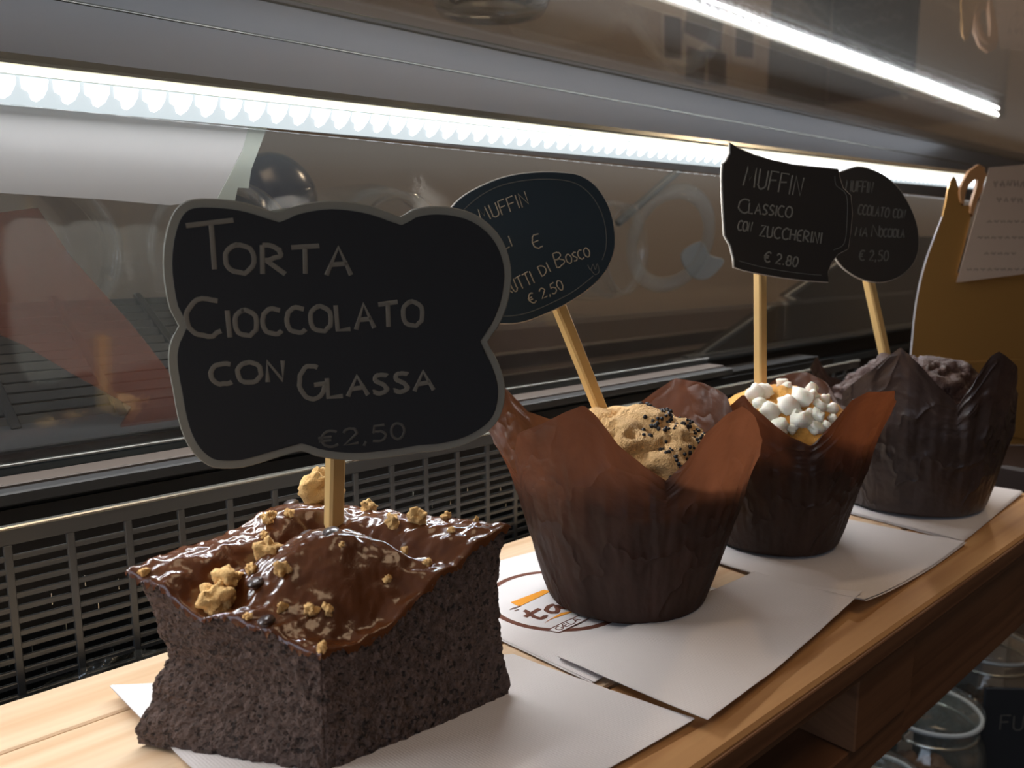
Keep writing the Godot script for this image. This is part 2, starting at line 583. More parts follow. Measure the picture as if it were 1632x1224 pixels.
# ---------------------------------------------------------------- pastries
func cake() -> void:
	var o := thing("cake_slice", "square slice of dark chocolate cake with glossy glaze and biscuit crumbs", "cake", Vector3(0, 0.0012, 0))
	var A := Vector2(0.0957, -0.1758)
	var B := Vector2(0.1576, -0.1727)
	var C := Vector2(0.0652, -0.2222)
	var D := Vector2(0.1270, -0.2300)
	var gauss := func(u: float, v: float, cu: float, cv: float, su: float, sv: float) -> float:
		return exp(-pow((u - cu) / su, 2.0) - pow((v - cv) / sv, 2.0))
	var base := func(u: float, v: float) -> Vector2:
		return A.lerp(B, u).lerp(C.lerp(D, u), v)
	var top := func(u: float, v: float) -> float:
		var front := 0.0335 + 0.0195 * smoothstep(0.15, 1.0, u)
		var back := 0.050 + 0.004 * u
		var left := 0.0335 + 0.0145 * pow(v, 1.3)
		var right := 0.0530
		var h: float = lerpf(lerpf(left, right, smoothstep(0.0, 1.0, u)), lerpf(front, back, v), 0.5)
		h += 0.0105 * gauss.call(u, v, 0.42, 0.42, 0.26, 0.26)
		h += 0.0055 * gauss.call(u, v, 0.70, 0.86, 0.17, 0.20)
		h += 0.0035 * gauss.call(u, v, 0.22, 0.86, 0.2, 0.16)
		h -= 0.0065 * gauss.call(u, v, 0.70, 0.38, 0.07, 0.34)
		h -= 0.0050 * gauss.call(u, v, 0.45, 0.72, 0.34, 0.055)
		h -= 0.0060 * gauss.call(u, v, 0.08, 0.62, 0.10, 0.12)
		h -= 0.0040 * gauss.call(u, v, 0.32, 0.06, 0.22, 0.10)
		return h + 0.0012 * noise.get_noise_2d(u * 140.0, v * 140.0)
	# how far the vertical edges lean in between the foot (0) and the top (1)
	var pinch_left := Curve.new()
	for k in [[0.0, -0.0015], [0.08, -0.0022], [0.3, 0.003], [0.52, 0.0072], [0.72, 0.0045], [1.0, 0.0012]]:
		pinch_left.add_point(Vector2(k[0], k[1] * 50.0 + 0.5))
	var pinch := Curve.new()
	for k in [[0.0, -0.0004], [0.1, -0.0006], [0.3, 0.0016], [0.6, 0.0028], [0.8, 0.0022], [1.0, 0.0004]]:
		pinch.add_point(Vector2(k[0], k[1] * 50.0 + 0.5))
	var mid: Vector2 = base.call(0.5, 0.5)
	var g := Geo.new()
	var around := [[0.0, 0.0, 1.0, 0.0], [1.0, 0.0, 1.0, 1.0], [1.0, 1.0, 0.0, 1.0], [0.0, 1.0, 0.0, 0.0]]
	for s in around:
		var n := 120 if s[1] == 0.0 or s[2] == 0.0 else 50
		g.grid(n, 100 if n == 120 else 40, func(a: float, b: float) -> Vector3:
			var u: float = lerpf(s[0], s[2], a)
			var v: float = lerpf(s[1], s[3], a)
			var p: Vector2 = base.call(u, v)
			var h: float = top.call(u, v) - 0.0006
			var corner := pow(absf(a - 0.5) * 2.0, 6.0) * 0.0018
			var k := (pinch_left.sample(b) - 0.5) / 50.0 * pow(1.0 - u, 2.0) * v + (pinch.sample(b) - 0.5) / 50.0 * u
			p += (mid - p).normalized() * (k + corner * 0.6)
			var q := Vector3(p.x, h * b, p.y)
			var out := Vector3(p.x - mid.x, 0, p.y - mid.y).normalized()
			var edge := sin(PI * clampf(a, 0.0, 1.0))
			var d := 0.0007 * noise.get_noise_3d(q.x * 9000.0, q.y * 9000.0, q.z * 9000.0) + 0.0009 * noise.get_noise_3d(q.x * 2500.0, q.y * 2500.0, q.z * 2500.0)
			var hole := cells.get_noise_3d(q.x * 420.0, q.y * 420.0, q.z * 420.0)
			d -= 0.0010 * smoothstep(-0.62, -0.80, hole)
			d -= 0.0004 * smoothstep(0.02, 0.0, edge)
			return q + out * d)
	g.grid(4, 4, func(a: float, b: float) -> Vector3:
		var p: Vector2 = base.call(a, b)
		return Vector3(p.x, 0, p.y))
	obj("sponge", g.mesh(), M.cake_crumb, o).set_meta("label", "cut sides of porous dark sponge")
	# the glaze: a skin over the top that turns down a little over every edge
	g = Geo.new()
	g.grid(110, 110, func(a: float, b: float) -> Vector3:
		var u := clampf((a - 0.03) / 0.94, 0.0, 1.0)
		var v := clampf((b - 0.03) / 0.94, 0.0, 1.0)
		var p: Vector2 = base.call(u, v)
		var over := maxf(maxf(0.03 - a, a - 0.97), maxf(0.03 - b, b - 0.97)) / 0.03
		var h: float = top.call(u, v)
		p = mid + (p - mid) * (1.0 + 0.012 * clampf(over, 0.0, 1.0) - 0.03 * u * 0.4)
		if over > 0.0:
			h -= over * maxf(0.0003, 0.0012 + 0.0020 * noise.get_noise_2d((u + v * 2.0) * 260.0, 5.0) + 0.0012 * noise.get_noise_2d((u + v * 2.0) * 900.0, 8.0))
		else:
			h += 0.0004
		return Vector3(p.x, h, p.y))
	obj("glaze", g.mesh(), M.chocolate_glaze, o).set_meta("label", "shiny brown chocolate glaze")
	var inverse := func(x: float, z: float) -> Vector2:
		var e1 := B - A
		var e2 := C - A
		var q := Vector2(x, z) - A
		var det := e1.cross(e2)
		return Vector2(clampf(q.cross(e2) / det, 0.02, 0.98), clampf(e1.cross(q) / det, 0.02, 0.98))
	var k := 0
	for s in [[121, -226, 6.0], [126.5, -224, 4.0], [82, -205, 4.9], [86, -206, 3.4], [98, -205, 3.4], [97, -196, 2.4], [105, -215, 2.2], [139, -214, 2.3], [134, -205, 2.3], [133, -194, 2.2], [139, -190, 3.0], [132, -179, 1.4], [147, -187, 1.4], [128, -184, 1.3], [103, -184, 1.6], [99, -186, 1.8], [97, -172, 1.1], [96, -175, 1.5], [67, -219, 1.3], [93, -190, 1.5], [110, -212, 1.5], [101, -212, 1.1], [138, -205, 1.4], [143, -181, 1.1], [80, -194, 1.1], [112, -190, 0.9], [120, -181, 1.2], [152, -180, 0.9], [92, -204, 1.6], [116, -204, 0.9]]:
		var uv: Vector2 = inverse.call(s[0] * 0.001, s[1] * 0.001)
		var p: Vector2 = base.call(uv.x, uv.y)
		var r: float = s[2] * 0.001
		g = Geo.new()
		g.lump(Vector3.ZERO, Vector3(r, r * (0.75 if k % 3 else 0.95), r * 0.85), 0.9, noise, k * 13.7 + 2.0, 26, 18)
		var at := Vector3(p.x, top.call(uv.x, uv.y) + r * (0.55 if k > 3 else 0.8), p.y)
		var c := obj("biscuit_crumb", g.mesh(), M.biscuit, o, at)
		c.rotation = Vector3(k * 0.7, k * 1.9, k * 0.4)
		k += 1
	for s in [[111.2, -205.0], [112.6, -196.0], [91.1, -200.0], [88.8, -190.5], [115.7, -218.7]]:
		var uv: Vector2 = inverse.call(s[0] * 0.001, s[1] * 0.001)
		var p: Vector2 = base.call(uv.x, uv.y)
		g = Geo.new()
		g.lump(Vector3.ZERO, Vector3(0.0033, 0.0011, 0.0021), 0.1, noise, 3.0, 20, 12)
		var c := obj("glaze_bubble", g.mesh(), M.dark_glaze, o, Vector3(p.x, top.call(uv.x, uv.y) + 0.0004, p.y))
		c.rotation.y = 0.7


func muffin(label: String, at: Vector3, r0: float, r1: float, h1: float, edge: Array, paper: String, crumb: String, dome: Array, seed: float) -> Node3D:
	var o := thing("muffin", label, "muffin", at, "tulip paper muffins on the shelf")
	var n := edge.size()
	var rim := func(deg: float) -> Vector2:
		while deg < edge[0][0]:
			deg += 360.0
		while deg >= edge[0][0] + 360.0:
			deg -= 360.0
		for k in n:
			var a: Array = edge[k]
			var b: Array = edge[(k + 1) % n]
			var b0: float = b[0] + (360.0 if k == n - 1 else 0.0)
			if deg <= b0:
				var f: float = (deg - a[0]) / (b0 - a[0])
				return Vector2(lerpf(a[1], b[1], f), lerpf(a[2], b[2], f)) * 0.001
		return Vector2(edge[0][1], edge[0][2]) * 0.001
	var g := Geo.new()
	var crump := func(deg: float, t: float) -> float:
		var w := deg_to_rad(deg)
		var q := Vector3(cos(w), 0, sin(w))
		var d := 0.0011 * noise.get_noise_3d(q.x * 70.0 + seed, t * 12.0, q.z * 70.0 - seed) + 0.0008 * absf(noise.get_noise_3d(q.x * 150.0 + seed, t * 30.0 + q.x * 20.0, q.z * 150.0))
		for s in [20.0, 75.0, 122.0, 205.0, 290.0]:
			var e := fposmod(deg - s - t * 7.0 + 180.0, 360.0) - 180.0
			d += 0.0009 * smoothstep(-9.0, 0.0, e) * (1.0 if e < 0.0 else 0.0) * (0.3 + t * 0.7)
		return d * (0.35 + t)
	g.grid(260, 56, func(a: float, b: float) -> Vector3:
		var deg := -180.0 + 360.0 * a
		var w := deg_to_rad(deg)
		var r: float
		var y: float
		if b < 0.06:
			r = r0 * b / 0.06
			y = 0.0
		elif b < 0.52:
			var t := (b - 0.06) / 0.46
			y = h1 * t
			r = lerpf(r0, r1, pow(t, 0.85)) + crump.call(deg, t) - 0.0008 * (1.0 - smoothstep(0.0, 0.06, t))
		else:
			var t := (b - 0.52) / 0.48
			var e: Vector2 = rim.call(deg)
			y = lerpf(h1, e.x, t)
			r = lerpf(r1, e.y, t * (0.55 + 0.45 * t)) + crump.call(deg, 1.0) * (1.0 - 0.6 * t)
		return Vector3(r * cos(w), y, r * sin(w)), Vector2(2, 1))
	obj("paper_case", g.mesh(), M[paper], o)
	g = Geo.new()
	var rx: float = dome[0]
	var y0: float = dome[1]
	var hy: float = dome[2]
	g.grid(120, 60, func(a: float, b: float) -> Vector3:
		var w := TAU * a
		var d := Vector3(sin(PI * b) * cos(w), cos(PI * b), sin(PI * b) * sin(w))
		var k: float = 1.0 + 0.10 * noise.get_noise_3d(d.x * 34.0 + seed, d.y * 34.0, d.z * 34.0) - dome[3] * pow(1.0 - absf(noise.get_noise_3d(d.x * 38.0 - seed, d.y * 52.0 + 5.0, d.z * 38.0)), 7.0) + 0.03 * noise.get_noise_3d(d.x * 130.0, d.y * 130.0, d.z * 130.0 + seed)
		var p: Vector3 = d * k
		if p.y <= 0.0:
			var t := clampf(-d.y * 1.25, 0.0, 1.0)
			var flat := Vector2(d.x, d.z).normalized() * lerpf(rx, r0 - 0.0016, t) * (1.0 if d.y > -0.8 else sqrt(maxf(0.0, 1.0 - d.y * d.y)) / 0.6)
			return Vector3(flat.x, lerpf(y0, 0.0012, t), flat.y)
		return Vector3(p.x * rx, y0 + p.y * hy, p.z * rx))
	obj("crumb_top", g.mesh(), M[crumb], o)
	return o


func napkin(label: String, c: Array, lift: float, wave: float, seed: float, corner_lift: Array) -> Node3D:
	var o := thing("paper_napkin", label, "napkin", Vector3.ZERO, "white paper napkins on the wooden shelf")
	var g := Geo.new()
	var P := func(a: float, b: float) -> Vector3:
		var p := pts(c)
		var q := p[0].lerp(p[1], a).lerp(p[3].lerp(p[2], a), b)
		var y := lift + wave * (0.5 + noise.get_noise_2d(q.x * 220.0 + seed, q.y * 220.0))
		y += corner_lift[0] * pow((1.0 - a) * (1.0 - b), 3.0) + corner_lift[1] * pow(a * (1.0 - b), 3.0) + corner_lift[2] * pow(a * b, 3.0) + corner_lift[3] * pow((1.0 - a) * b, 3.0)
		return Vector3(q.x, y, q.y)
	for k in 3:
		g = Geo.new()
		var low := -0.00028 * k
		var shift := Vector3(0.0007 * k * sin(seed + k), 0, 0.0007 * k * cos(seed * 2.0 + k))
		g.grid(40, 40, func(a: float, b: float) -> Vector3: return P.call(a, b) + Vector3(0, low, 0) + shift)
		g.grid(40, 40, func(a: float, b: float) -> Vector3: return P.call(b, a) + Vector3(0, low - 0.00018, 0) + shift)
		obj("ply", g.mesh(), M.tissue, o)
	return o


# ---------------------------------------------------------------- glass jars
func jar_body(r: float, h: float, w := 0.0025) -> ArrayMesh:
	var g := Geo.new()
	var p := []
	for k in [[0.0, 0.0], [0.8, 0.0], [0.97, 0.03], [1.0, 0.1], [1.0, 0.72], [0.95, 0.82], [0.80, 0.89], [0.78, 0.93], [0.86, 0.95], [0.86, 1.0]]:
		p.append(Vector2(k[0] * r, k[1] * h))
	p.append(Vector2(0.86 * r - w, h))
	for k in [[0.78, 0.93], [0.78, 0.89], [0.93, 0.81], [0.97, 0.72], [0.97, 0.1], [0.9, 0.05], [0.0, 0.05]]:
		p.append(Vector2(k[0] * r - w * 0.6 if k[0] > 0.0 else 0.0, k[1] * h))
	g.lathe(p, 48)
	return g.mesh()


func ring_mesh(r: float, thick: float) -> ArrayMesh:
	var g := Geo.new()
	g.grid(48, 12, func(a: float, b: float) -> Vector3:
		var k := r + thick * cos(TAU * b)
		return Vector3(k * cos(TAU * a), thick * sin(TAU * b), k * sin(TAU * a)))
	return g.mesh()


func clip_jar(label: String, at: Vector3, r: float, h: float) -> void:
	var o := thing("clip_jar", label, "jar", at, "clip top jars under the shelf")
	obj("body", jar_body(r, h), M.jar_glass, o)
	var g := Geo.new()
	g.lathe([Vector2(0, h * 1.12), Vector2(r * 0.5, h * 1.115), Vector2(r * 0.74, h * 1.08), Vector2(r * 0.9, h * 1.06), Vector2(r * 0.92, h * 1.03), Vector2(r * 0.86, h * 1.015), Vector2(0, h * 1.015)], 48)
	obj("lid", g.mesh(), M.jar_glass, o)
	obj("seal", ring_mesh(r * 0.87, 0.0016), M.ring_white, o, Vector3(0, h * 1.005, 0))
	obj("wire", ring_mesh(r * 0.83, 0.0012), M.bright_steel, o, Vector3(0, h * 0.9, 0))
	g = Geo.new()
	g.tube([Vector3(-r * 0.83, h * 0.9, 0), Vector3(-r * 1.05, h * 0.95, 0), Vector3(-r * 1.0, h * 1.06, 0), Vector3(-r * 0.6, h * 1.11, 0)], 0.0012)
	obj("clip", g.mesh(), M.bright_steel, o)
	g = Geo.new()
	for k in 60:
		var a := k * 2.4
		var q := sqrt((k % 20) / 20.0) * r * 0.72
		g.lump(Vector3(q * cos(a), h * (0.1 + 0.18 * float(k / 20)), q * sin(a)), Vector3(0.011, 0.008, 0.009), 0.5, noise, k * 3.1, 8, 6)
	var b := obj("contents", g.mesh(), M.beans, o)
	b.set_meta("kind", "stuff")


# ---------------------------------------------------------------- the scene
func _ready() -> void:
	# camera
	var cam := Camera3D.new()
	cam.name = "camera"
	cam.position = Vector3(0, 0.135, 0)
	cam.rotation_degrees = Vector3(-9.3356, -42.419, 0)
	cam.fov = 49.748
	cam.near = 0.01
	cam.far = 20.0
	var lens := CameraAttributesPhysical.new()
	lens.frustum_focal_length = 25.886
	lens.frustum_near = 0.01
	lens.frustum_far = 20.0
	lens.frustum_focus_distance = 0.285
	lens.exposure_aperture = 17.0
	cam.attributes = lens
	add_child(cam)
	cam.current = true
	# air and exposure
	var env := Environment.new()
	env.background_mode = Environment.BG_COLOR
	env.background_color = Color(0.02, 0.02, 0.02)
	env.tonemap_mode = Environment.TONE_MAPPER_LINEAR
	env.tonemap_exposure = 1.0
	env.sdfgi_enabled = true
	env.ssao_enabled = true
	env.ssil_enabled = true
	var we := WorldEnvironment.new()
	we.name = "environment"
	we.environment = env
	add_child(we)
	# the light strip above the shelf, then a ceiling panel and a window, both out of view
	area("strip_light", Vector3(0.29, 0.1941, -0.3148), Vector3(0, -0.644, 0.765), Vector2(1.34, 0.004), Color(0.97, 0.985, 1.0), 0.27, 0.0149)
	area("unseen_canopy_light", Vector3(0.25, 0.2030, -0.327), Vector3(0, 0.05, -1.0), Vector2(1.30, 0.004), Color(0.93, 0.96, 1.0), 0.0085, 0.0149)  # unseen light behind the strip, placed to light the grey canopy
	area("unseen_ceiling_light", Vector3(0.2, 1.86, 0.5), Vector3(0, -1, 0), Vector2(0.8, 0.8), Color(1.0, 0.86, 0.70), 0.6)  # out of view, placed to light the shelf from above
	area("unseen_window_light", Vector3(-2.07, 0.75, 0.75), Vector3(1, 0, 0), Vector2(1.6, 1.2), Color(0.84, 0.91, 1.0), 0.95)  # out of view, placed to light the left sides of things

	materials()
	room()
	display_case()
	background()
	shelf()
	napkins()
	cake()
	muffins()
	signs()
	gold_carrier()
	lower_jars()


func area(called: String, at: Vector3, towards: Vector3, size: Vector2, color: Color, energy: float, slope := 0.0) -> void:
	var l := AreaLight3D.new()
	l.name = called
	var z := -towards.normalized()
	var x := Vector3(1.0, slope, 0.0).normalized() if absf(z.x) < 0.9 else Vector3.BACK
	z = (z - x * z.dot(x)).normalized()
	l.transform = Transform3D(Basis(x, z.cross(x).normalized(), z), at)
	l.area_size = size
	l.area_range = 12.0
	l.area_attenuation = 2.0
	l.light_color = color
	l.light_energy = energy
	l.shadow_enabled = true
	add_child(l)


func room() -> void:
	structure("floor", span(Vector3(-2.3, -1.1, -1.5), Vector3(2.75, -1.0, 2.5)), M.floor_grey)
	structure("ceiling", span(Vector3(-2.3, 1.9, -1.5), Vector3(2.75, 2.0, 2.5)), M.ceiling_white)
	structure("wall_back", span(Vector3(-2.3, -1.0, -1.462), Vector3(2.7, 1.9, -1.362)), M.wall_tan)
	structure("wall_right", span(Vector3(2.6, -1.0, -1.362), Vector3(2.7, 1.9, 2.4)), M.wall_tan)
	structure("wall_left", span(Vector3(-2.3, -1.0, -1.362), Vector3(-2.2, 1.9, 2.4)), M.wall_tan)
	structure("wall_front", span(Vector3(-2.2, -1.0, 2.4), Vector3(2.6, 1.9, 2.5)), M.wall_tan)
	var w := structure("unseen_window_1", span(Vector3(-2.16, 0.15, -0.05), Vector3(-2.12, 1.35, 1.55)), M.unseen_window_day)  # unseen window, placed for cool light from the left
	for k in [[-0.11, 0.09, -0.05, 1.41], [1.55, 0.09, 1.61, 1.41], [-0.05, 1.35, 1.55, 1.41], [-0.05, 0.09, 1.55, 0.15], [0.72, 0.15, 0.78, 1.35]]:
		structure("unseen_window_frame", span(Vector3(-2.20, k[1], k[0]), Vector3(-2.10, k[3], k[2])), M.dark_wood, w)
	var c := thing("unseen_ceiling_lamp", "unseen square glowing ceiling panel lamp with a dark frame", "lamp", Vector3(0.2, 1.9, 0.5))  # lamp out of view, placed for warm light from above
	obj("lamp_panel", span(Vector3(-0.4, -0.03, -0.4), Vector3(0.4, -0.01, 0.4)), M.unseen_lamp_warm, c)
	var g := Geo.new()
	for k in [[-0.43, -0.43, -0.4, 0.43], [0.4, -0.43, 0.43, 0.43], [-0.4, -0.43, 0.4, -0.4], [-0.4, 0.4, 0.4, 0.43]]:
		g.box(Vector3(k[2] - k[0], 0.04, k[3] - k[1]), 0.004, Transform3D(Basis(), Vector3((k[0] + k[2]) / 2, -0.02, (k[1] + k[3]) / 2)))
	obj("frame", g.mesh(), M.dark_metal, c)


func display_case() -> void:
	# the light strip
	var o := thing("led_strip", "bright white light strip running along under the glass shelf", "light", Vector3(0.067, 0.188, -0.32))
	o.basis = Basis(Vector3.BACK, 0.0149) * Basis(Vector3.RIGHT, 0.70)
	var x0 := -0.45
	var x1 := 0.895
	obj("housing", span(Vector3(x0, -0.0076, -0.007), Vector3(x1, 0.0076, -0.001), 0.0008), M.bright_steel, o)
	obj("lens", span(Vector3(x0, -0.0078, -0.001), Vector3(x1, 0.0030, 0.0010), 0.0004), M.led_lens, o)
	obj("lamp_line", span(Vector3(x0, 0.0042, -0.001), Vector3(x1, 0.0066, 0.0012), 0.0004), M.led_line, o)
	var g := Geo.new()
	g.plate(pts([-4.3, 3.6, 3.9, 3.6, 4.0, 0.6, 3.0, -2.8, 1.0, -4.8, -0.6, -4.2, -1.6, -1.4, -3.6, -0.4]), 0.0, 0.0012, 0.0003)
	var chip := g.mesh()
	for k in 139:
		obj("led_chip", chip, M.led_chip, o, Vector3(x0 + 0.006 + k * 0.00965, 0, 0.0009))
	# shelf of glass and the grey canopy behind it
	o = thing("glass_shelf", "clear glass shelf overhead reflecting the light strip", "shelf", Vector3(0, SHELF, 0))
	obj("pane", span(Vector3(-0.5, 0.0, -0.340), Vector3(1.5, 0.003, -0.03), 0.0003), M.dusty_glass, o)
	obj("edge_strip", span(Vector3(-0.5, -0.0004, -0.3412), Vector3(1.5, 0.0028, -0.3402)), M.dull_steel, o)
	# its inside face slopes down and back from the shelf's rear edge
	o = thing("canopy", "smooth grey sloping canopy panel behind the light strip", "panel", Vector3(0, SHELF, -0.342))
	o.rotation.x = -0.40
	obj("front_panel", span(Vector3(-0.5, 0.0, -0.0220), Vector3(1.5, 0.003, 0.0), 0.0003), M.canopy_grey, o)
	obj("seam", span(Vector3(-0.5, -0.0006, -0.0231), Vector3(1.5, 0.0028, -0.0219), 0.0002), M.bright_steel, o)
	obj("rear_panel", span(Vector3(-0.5, 0.0, -0.098), Vector3(1.5, 0.003, -0.0229), 0.0003), M.canopy_grey, o)
	# upright glass below the light strip
	o = thing("display_window", "upright clear glass pane of the counter below the light strip", "glass pane", Vector3(0, 0.0615, -0.321))
	obj("pane", span(Vector3(-0.5, 0.0, -0.002), Vector3(0.99, 0.120, 0.002), 0.0004), M.window_glass, o)
	# ledge that carries the glass
	o = thing("window_ledge", "grey metal ledge holding the counter glass", "ledge", Vector3.ZERO)
	obj("lower_rail", span(Vector3(-0.5, 0.0527, -0.306), Vector3(0.47, 0.0572, -0.299), 0.0006), M.grey_steel, o)
	obj("sill_plate", span(Vector3(-0.5, 0.0540, -0.3185), Vector3(0.47, 0.0582, -0.3062), 0.0004), M.tan_ledge, o)
	obj("upper_rail", span(Vector3(-0.5, 0.0560, -0.3255), Vector3(0.47, 0.0612, -0.3187), 0.0006), M.teal_steel, o)
	obj("bright_bead", span(Vector3(-0.5, 0.0612, -0.3190), Vector3(0.47, 0.0622, -0.3180), 0.0003), M.dull_steel, o)
	obj("recess", span(Vector3(-0.5, 0.0300, -0.3250), Vector3(0.60, 0.0527, -0.3070)), M.black_plastic, o)
	# a scrap of clear film caught between the shelf and the grille
	g = Geo.new()
	for side in 2:
		g.grid(40, 16, func(a: float, b: float) -> Vector3:
			var y := 0.0075 * sin(PI * a) * (0.7 + 0.6 * noise.get_noise_1d(a * 60.0)) - 0.012
			return Vector3(0.046 + 0.052 * a, lerpf(-0.02, y + 0.012, b) - 0.004, -0.2790 - 0.0004 * side + 0.0045 * noise.get_noise_2d(a * 110.0, b * 50.0)))
	tag(obj("clear_film", g.mesh(), M.jar_glass), "crumpled scrap of clear film between shelf and grille", "film")
	# the air grille behind the shelf
	o = thing("air_grille", "grey slotted metal air grille behind the wooden shelf", "grille", Vector3(0, 0, -0.285))
	var gx0 := -0.2
	var gx1 := 0.62
	obj("top_flange", span(Vector3(gx0, 0.0445, -0.0008), Vector3(gx1, 0.0500, 0.0008), 0.0003), M.dark_metal, o)
	obj("rolled_rim", span(Vector3(gx0, 0.0494, -0.0016), Vector3(gx1, 0.0506, 0.0014), 0.0004), M.bright_steel, o)
	obj("bottom_flange", span(Vector3(gx0, -0.06, -0.0008), Vector3(gx1, -0.0065, 0.0008), 0.0003), M.dark_metal, o)
	var bar := span(Vector3(-0.0012, -0.0066, -0.0008), Vector3(0.0012, 0.0446, 0.0009), 0.0003)
	for k in 47:
		obj("grille_bar", bar, M.dark_metal, o, Vector3(gx0 + 0.0012 + k * 0.01772 + 0.0003, 0, 0))
	var slat := span(Vector3(gx0, -0.00085, -0.0008), Vector3(gx1, 0.00085, 0.0007), 0.0003)
	for k in 12:
		obj("slat", slat, M.dark_metal, o, Vector3(0, 0.0402 - k * 0.00416, 0))
	obj("duct_back", span(Vector3(gx0, -0.06, -0.021), Vector3(gx1, 0.05, -0.020)), M.black_plastic, o)
	g = Geo.new()
	for k in 230:
		var y := 0.03 * noise.get_noise_2d(k * 31.0, 4.0)
		g.box(Vector3(0.0003, 0.004, 0.004), 0.0, Transform3D(Basis(), Vector3(gx0 + k * 0.0035, 0.021 + y * 0.4 - 0.0125 * (k % 3), -0.012)))
	var fins := obj("cooling_fins", g.mesh(), M.bright_steel, o)
	fins.set_meta("kind", "stuff")
	# the counter's body under the glass
	o = thing("counter_body", "dark counter body with a flat floor behind the glass", "counter", Vector3.ZERO)
	obj("front_panel", span(Vector3(-0.6, -1.0, -0.33), Vector3(1.45, -0.061, -0.3095), 0.001), M.black_plastic, o)
	obj("floor_panel", span(Vector3(-0.6, -0.06, -0.63), Vector3(1.45, -0.04, -0.33), 0.001), M.dark_metal, o)
	obj("rear_panel", span(Vector3(-0.6, -1.0, -0.66), Vector3(1.45, 0.005, -0.632), 0.001), M.dark_wood, o)
	# the sloping inner grille, behind the glass on the left
	o = thing("inner_grille", "slatted grille sloping back behind the glass", "grille", Vector3(0, 0.068, -0.345))
	o.rotation.x = -1.123
	var s2 := span(Vector3(-0.15, -0.0022, -0.0006), Vector3(0.20, 0.0022, 0.0006), 0.0003)
	for k in 13:
		var s := obj("slat", s2, M.grey_steel, o, Vector3(0, 0.006 + k * 0.0073, 0))
		s.rotation.x = 0.4
	var b2 := span(Vector3(-0.0018, 0.0, -0.0012), Vector3(0.0018, 0.10, 0.0012), 0.0004)
	for k in 9:
		obj("grille_bar", b2, M.grey_steel, o, Vector3(0.0290 + (k - 4) * 0.0378, 0, 0.0006))
	obj("bottom_bar", span(Vector3(-0.15, -0.012, -0.001), Vector3(0.20, 0.003, 0.001), 0.0004), M.dark_metal, o)


func shelf() -> void:
	var o := thing("wooden_shelf", "pale pine plank shelf carrying the cake and muffins", "shelf")
	var x0 := -0.16
	for z in [[-0.2726, -0.2452], [-0.2442, -0.2012], [-0.2002, -0.1572], [-0.1562, -0.1142]]:
		var g := Geo.new()
		var w: float = z[1] - z[0]
		var xe: float = 0.516 + (z[0] + 0.114) * 0.06
		g.box(Vector3(xe - x0, 0.0085, w), 0.0011 if z[1] > -0.12 else 0.0006, Transform3D(Basis(), Vector3((x0 + xe) / 2, -0.00425, (z[0] + z[1]) / 2)))
		for k in g.v.size():
			g.t[k] = Vector2(g.v[k].x, g.v[k].z + g.v[k].y)
		obj("plank", g.mesh(), M.front_pine if z[1] > -0.12 else M.pale_pine, o)
	var add := func(called: String, lo: Vector3, hi: Vector3, m: String, bevel := 0.0006) -> void:
		var g := Geo.new()
		g.box(hi - lo, bevel, Transform3D(Basis(), (lo + hi) / 2.0))
		for k in g.v.size():
			g.t[k] = Vector2(g.v[k].x + g.v[k].z, g.v[k].y + g.v[k].z * 0.3)
		obj(called, g.mesh(), M[m], o)
	add.call("front_edge", Vector3(x0, -0.0086, -0.1141), Vector3(0.515, -0.0014, -0.1130), "warm_pine", 0.0003)
	add.call("front_strip", Vector3(x0, -0.0135, -0.1330), Vector3(0.512, -0.0092, -0.1152), "warm_pine")
	add.call("spacer_block", Vector3(0.2720, -0.0430, -0.1500), Vector3(0.3200, -0.0136, -0.1170), "warm_pine")
	add.call("spacer_block", Vector3(-0.1000, -0.0430, -0.1500), Vector3(-0.0520, -0.0136, -0.1170), "warm_pine")
	add.call("fascia_board", Vector3(0.3205, -0.0590, -0.1400), Vector3(0.512, -0.0136, -0.1200), "warm_pine")
	add.call("inner_board", Vector3(x0, -0.0430, -0.1600), Vector3(0.2715, -0.0136, -0.1505), "warm_pine")
	add.call("lower_board", Vector3(x0, -0.0590, -0.1400), Vector3(0.3200, -0.0434, -0.1190), "warm_pine")
	add.call("rear_support", Vector3(-0.15, -0.2995, -0.2720), Vector3(0.48, -0.0090, -0.2600), "dark_wood")
	add.call("end_board", Vector3(-0.155, -0.2995, -0.2590), Vector3(-0.140, -0.0090, -0.1420), "warm_pine")


func napkins() -> void:
	napkin("white paper napkin under the chocolate cake slice", [67, -254, 174, -190, 186, -126, 76, -132], 0.0011, 0.0004, 1.0, [0.003, 0.0, 0.0008, 0.0])
	var o := napkin("white napkin printed with a round brown logo under the poppy seed muffin", [176, -262, 262, -252, 272, -165, 181, -160], 0.0012, 0.0, 4.0, [0, 0, 0, 0])
	logo(o)
	napkin("folded plain white napkin lying in front of the poppy seed muffin", [182, -177, 290, -170, 299, -130, 185, -121], 0.0026, 0.0010, 7.0, [0.0, 0.002, 0.003, 0.0012])
	napkin("plain white napkin under the sugar topped muffin", [296, -226, 388, -216, 398, -128, 292, -126], 0.0011, 0.0004, 11.0, [0, 0, 0.001, 0.005])
	napkin("plain white napkin under the dark chocolate muffin", [405, -222, 502, -212, 508, -137, 402, -131], 0.0011, 0.0005, 15.0, [0, 0.003, 0.0008, 0.0])


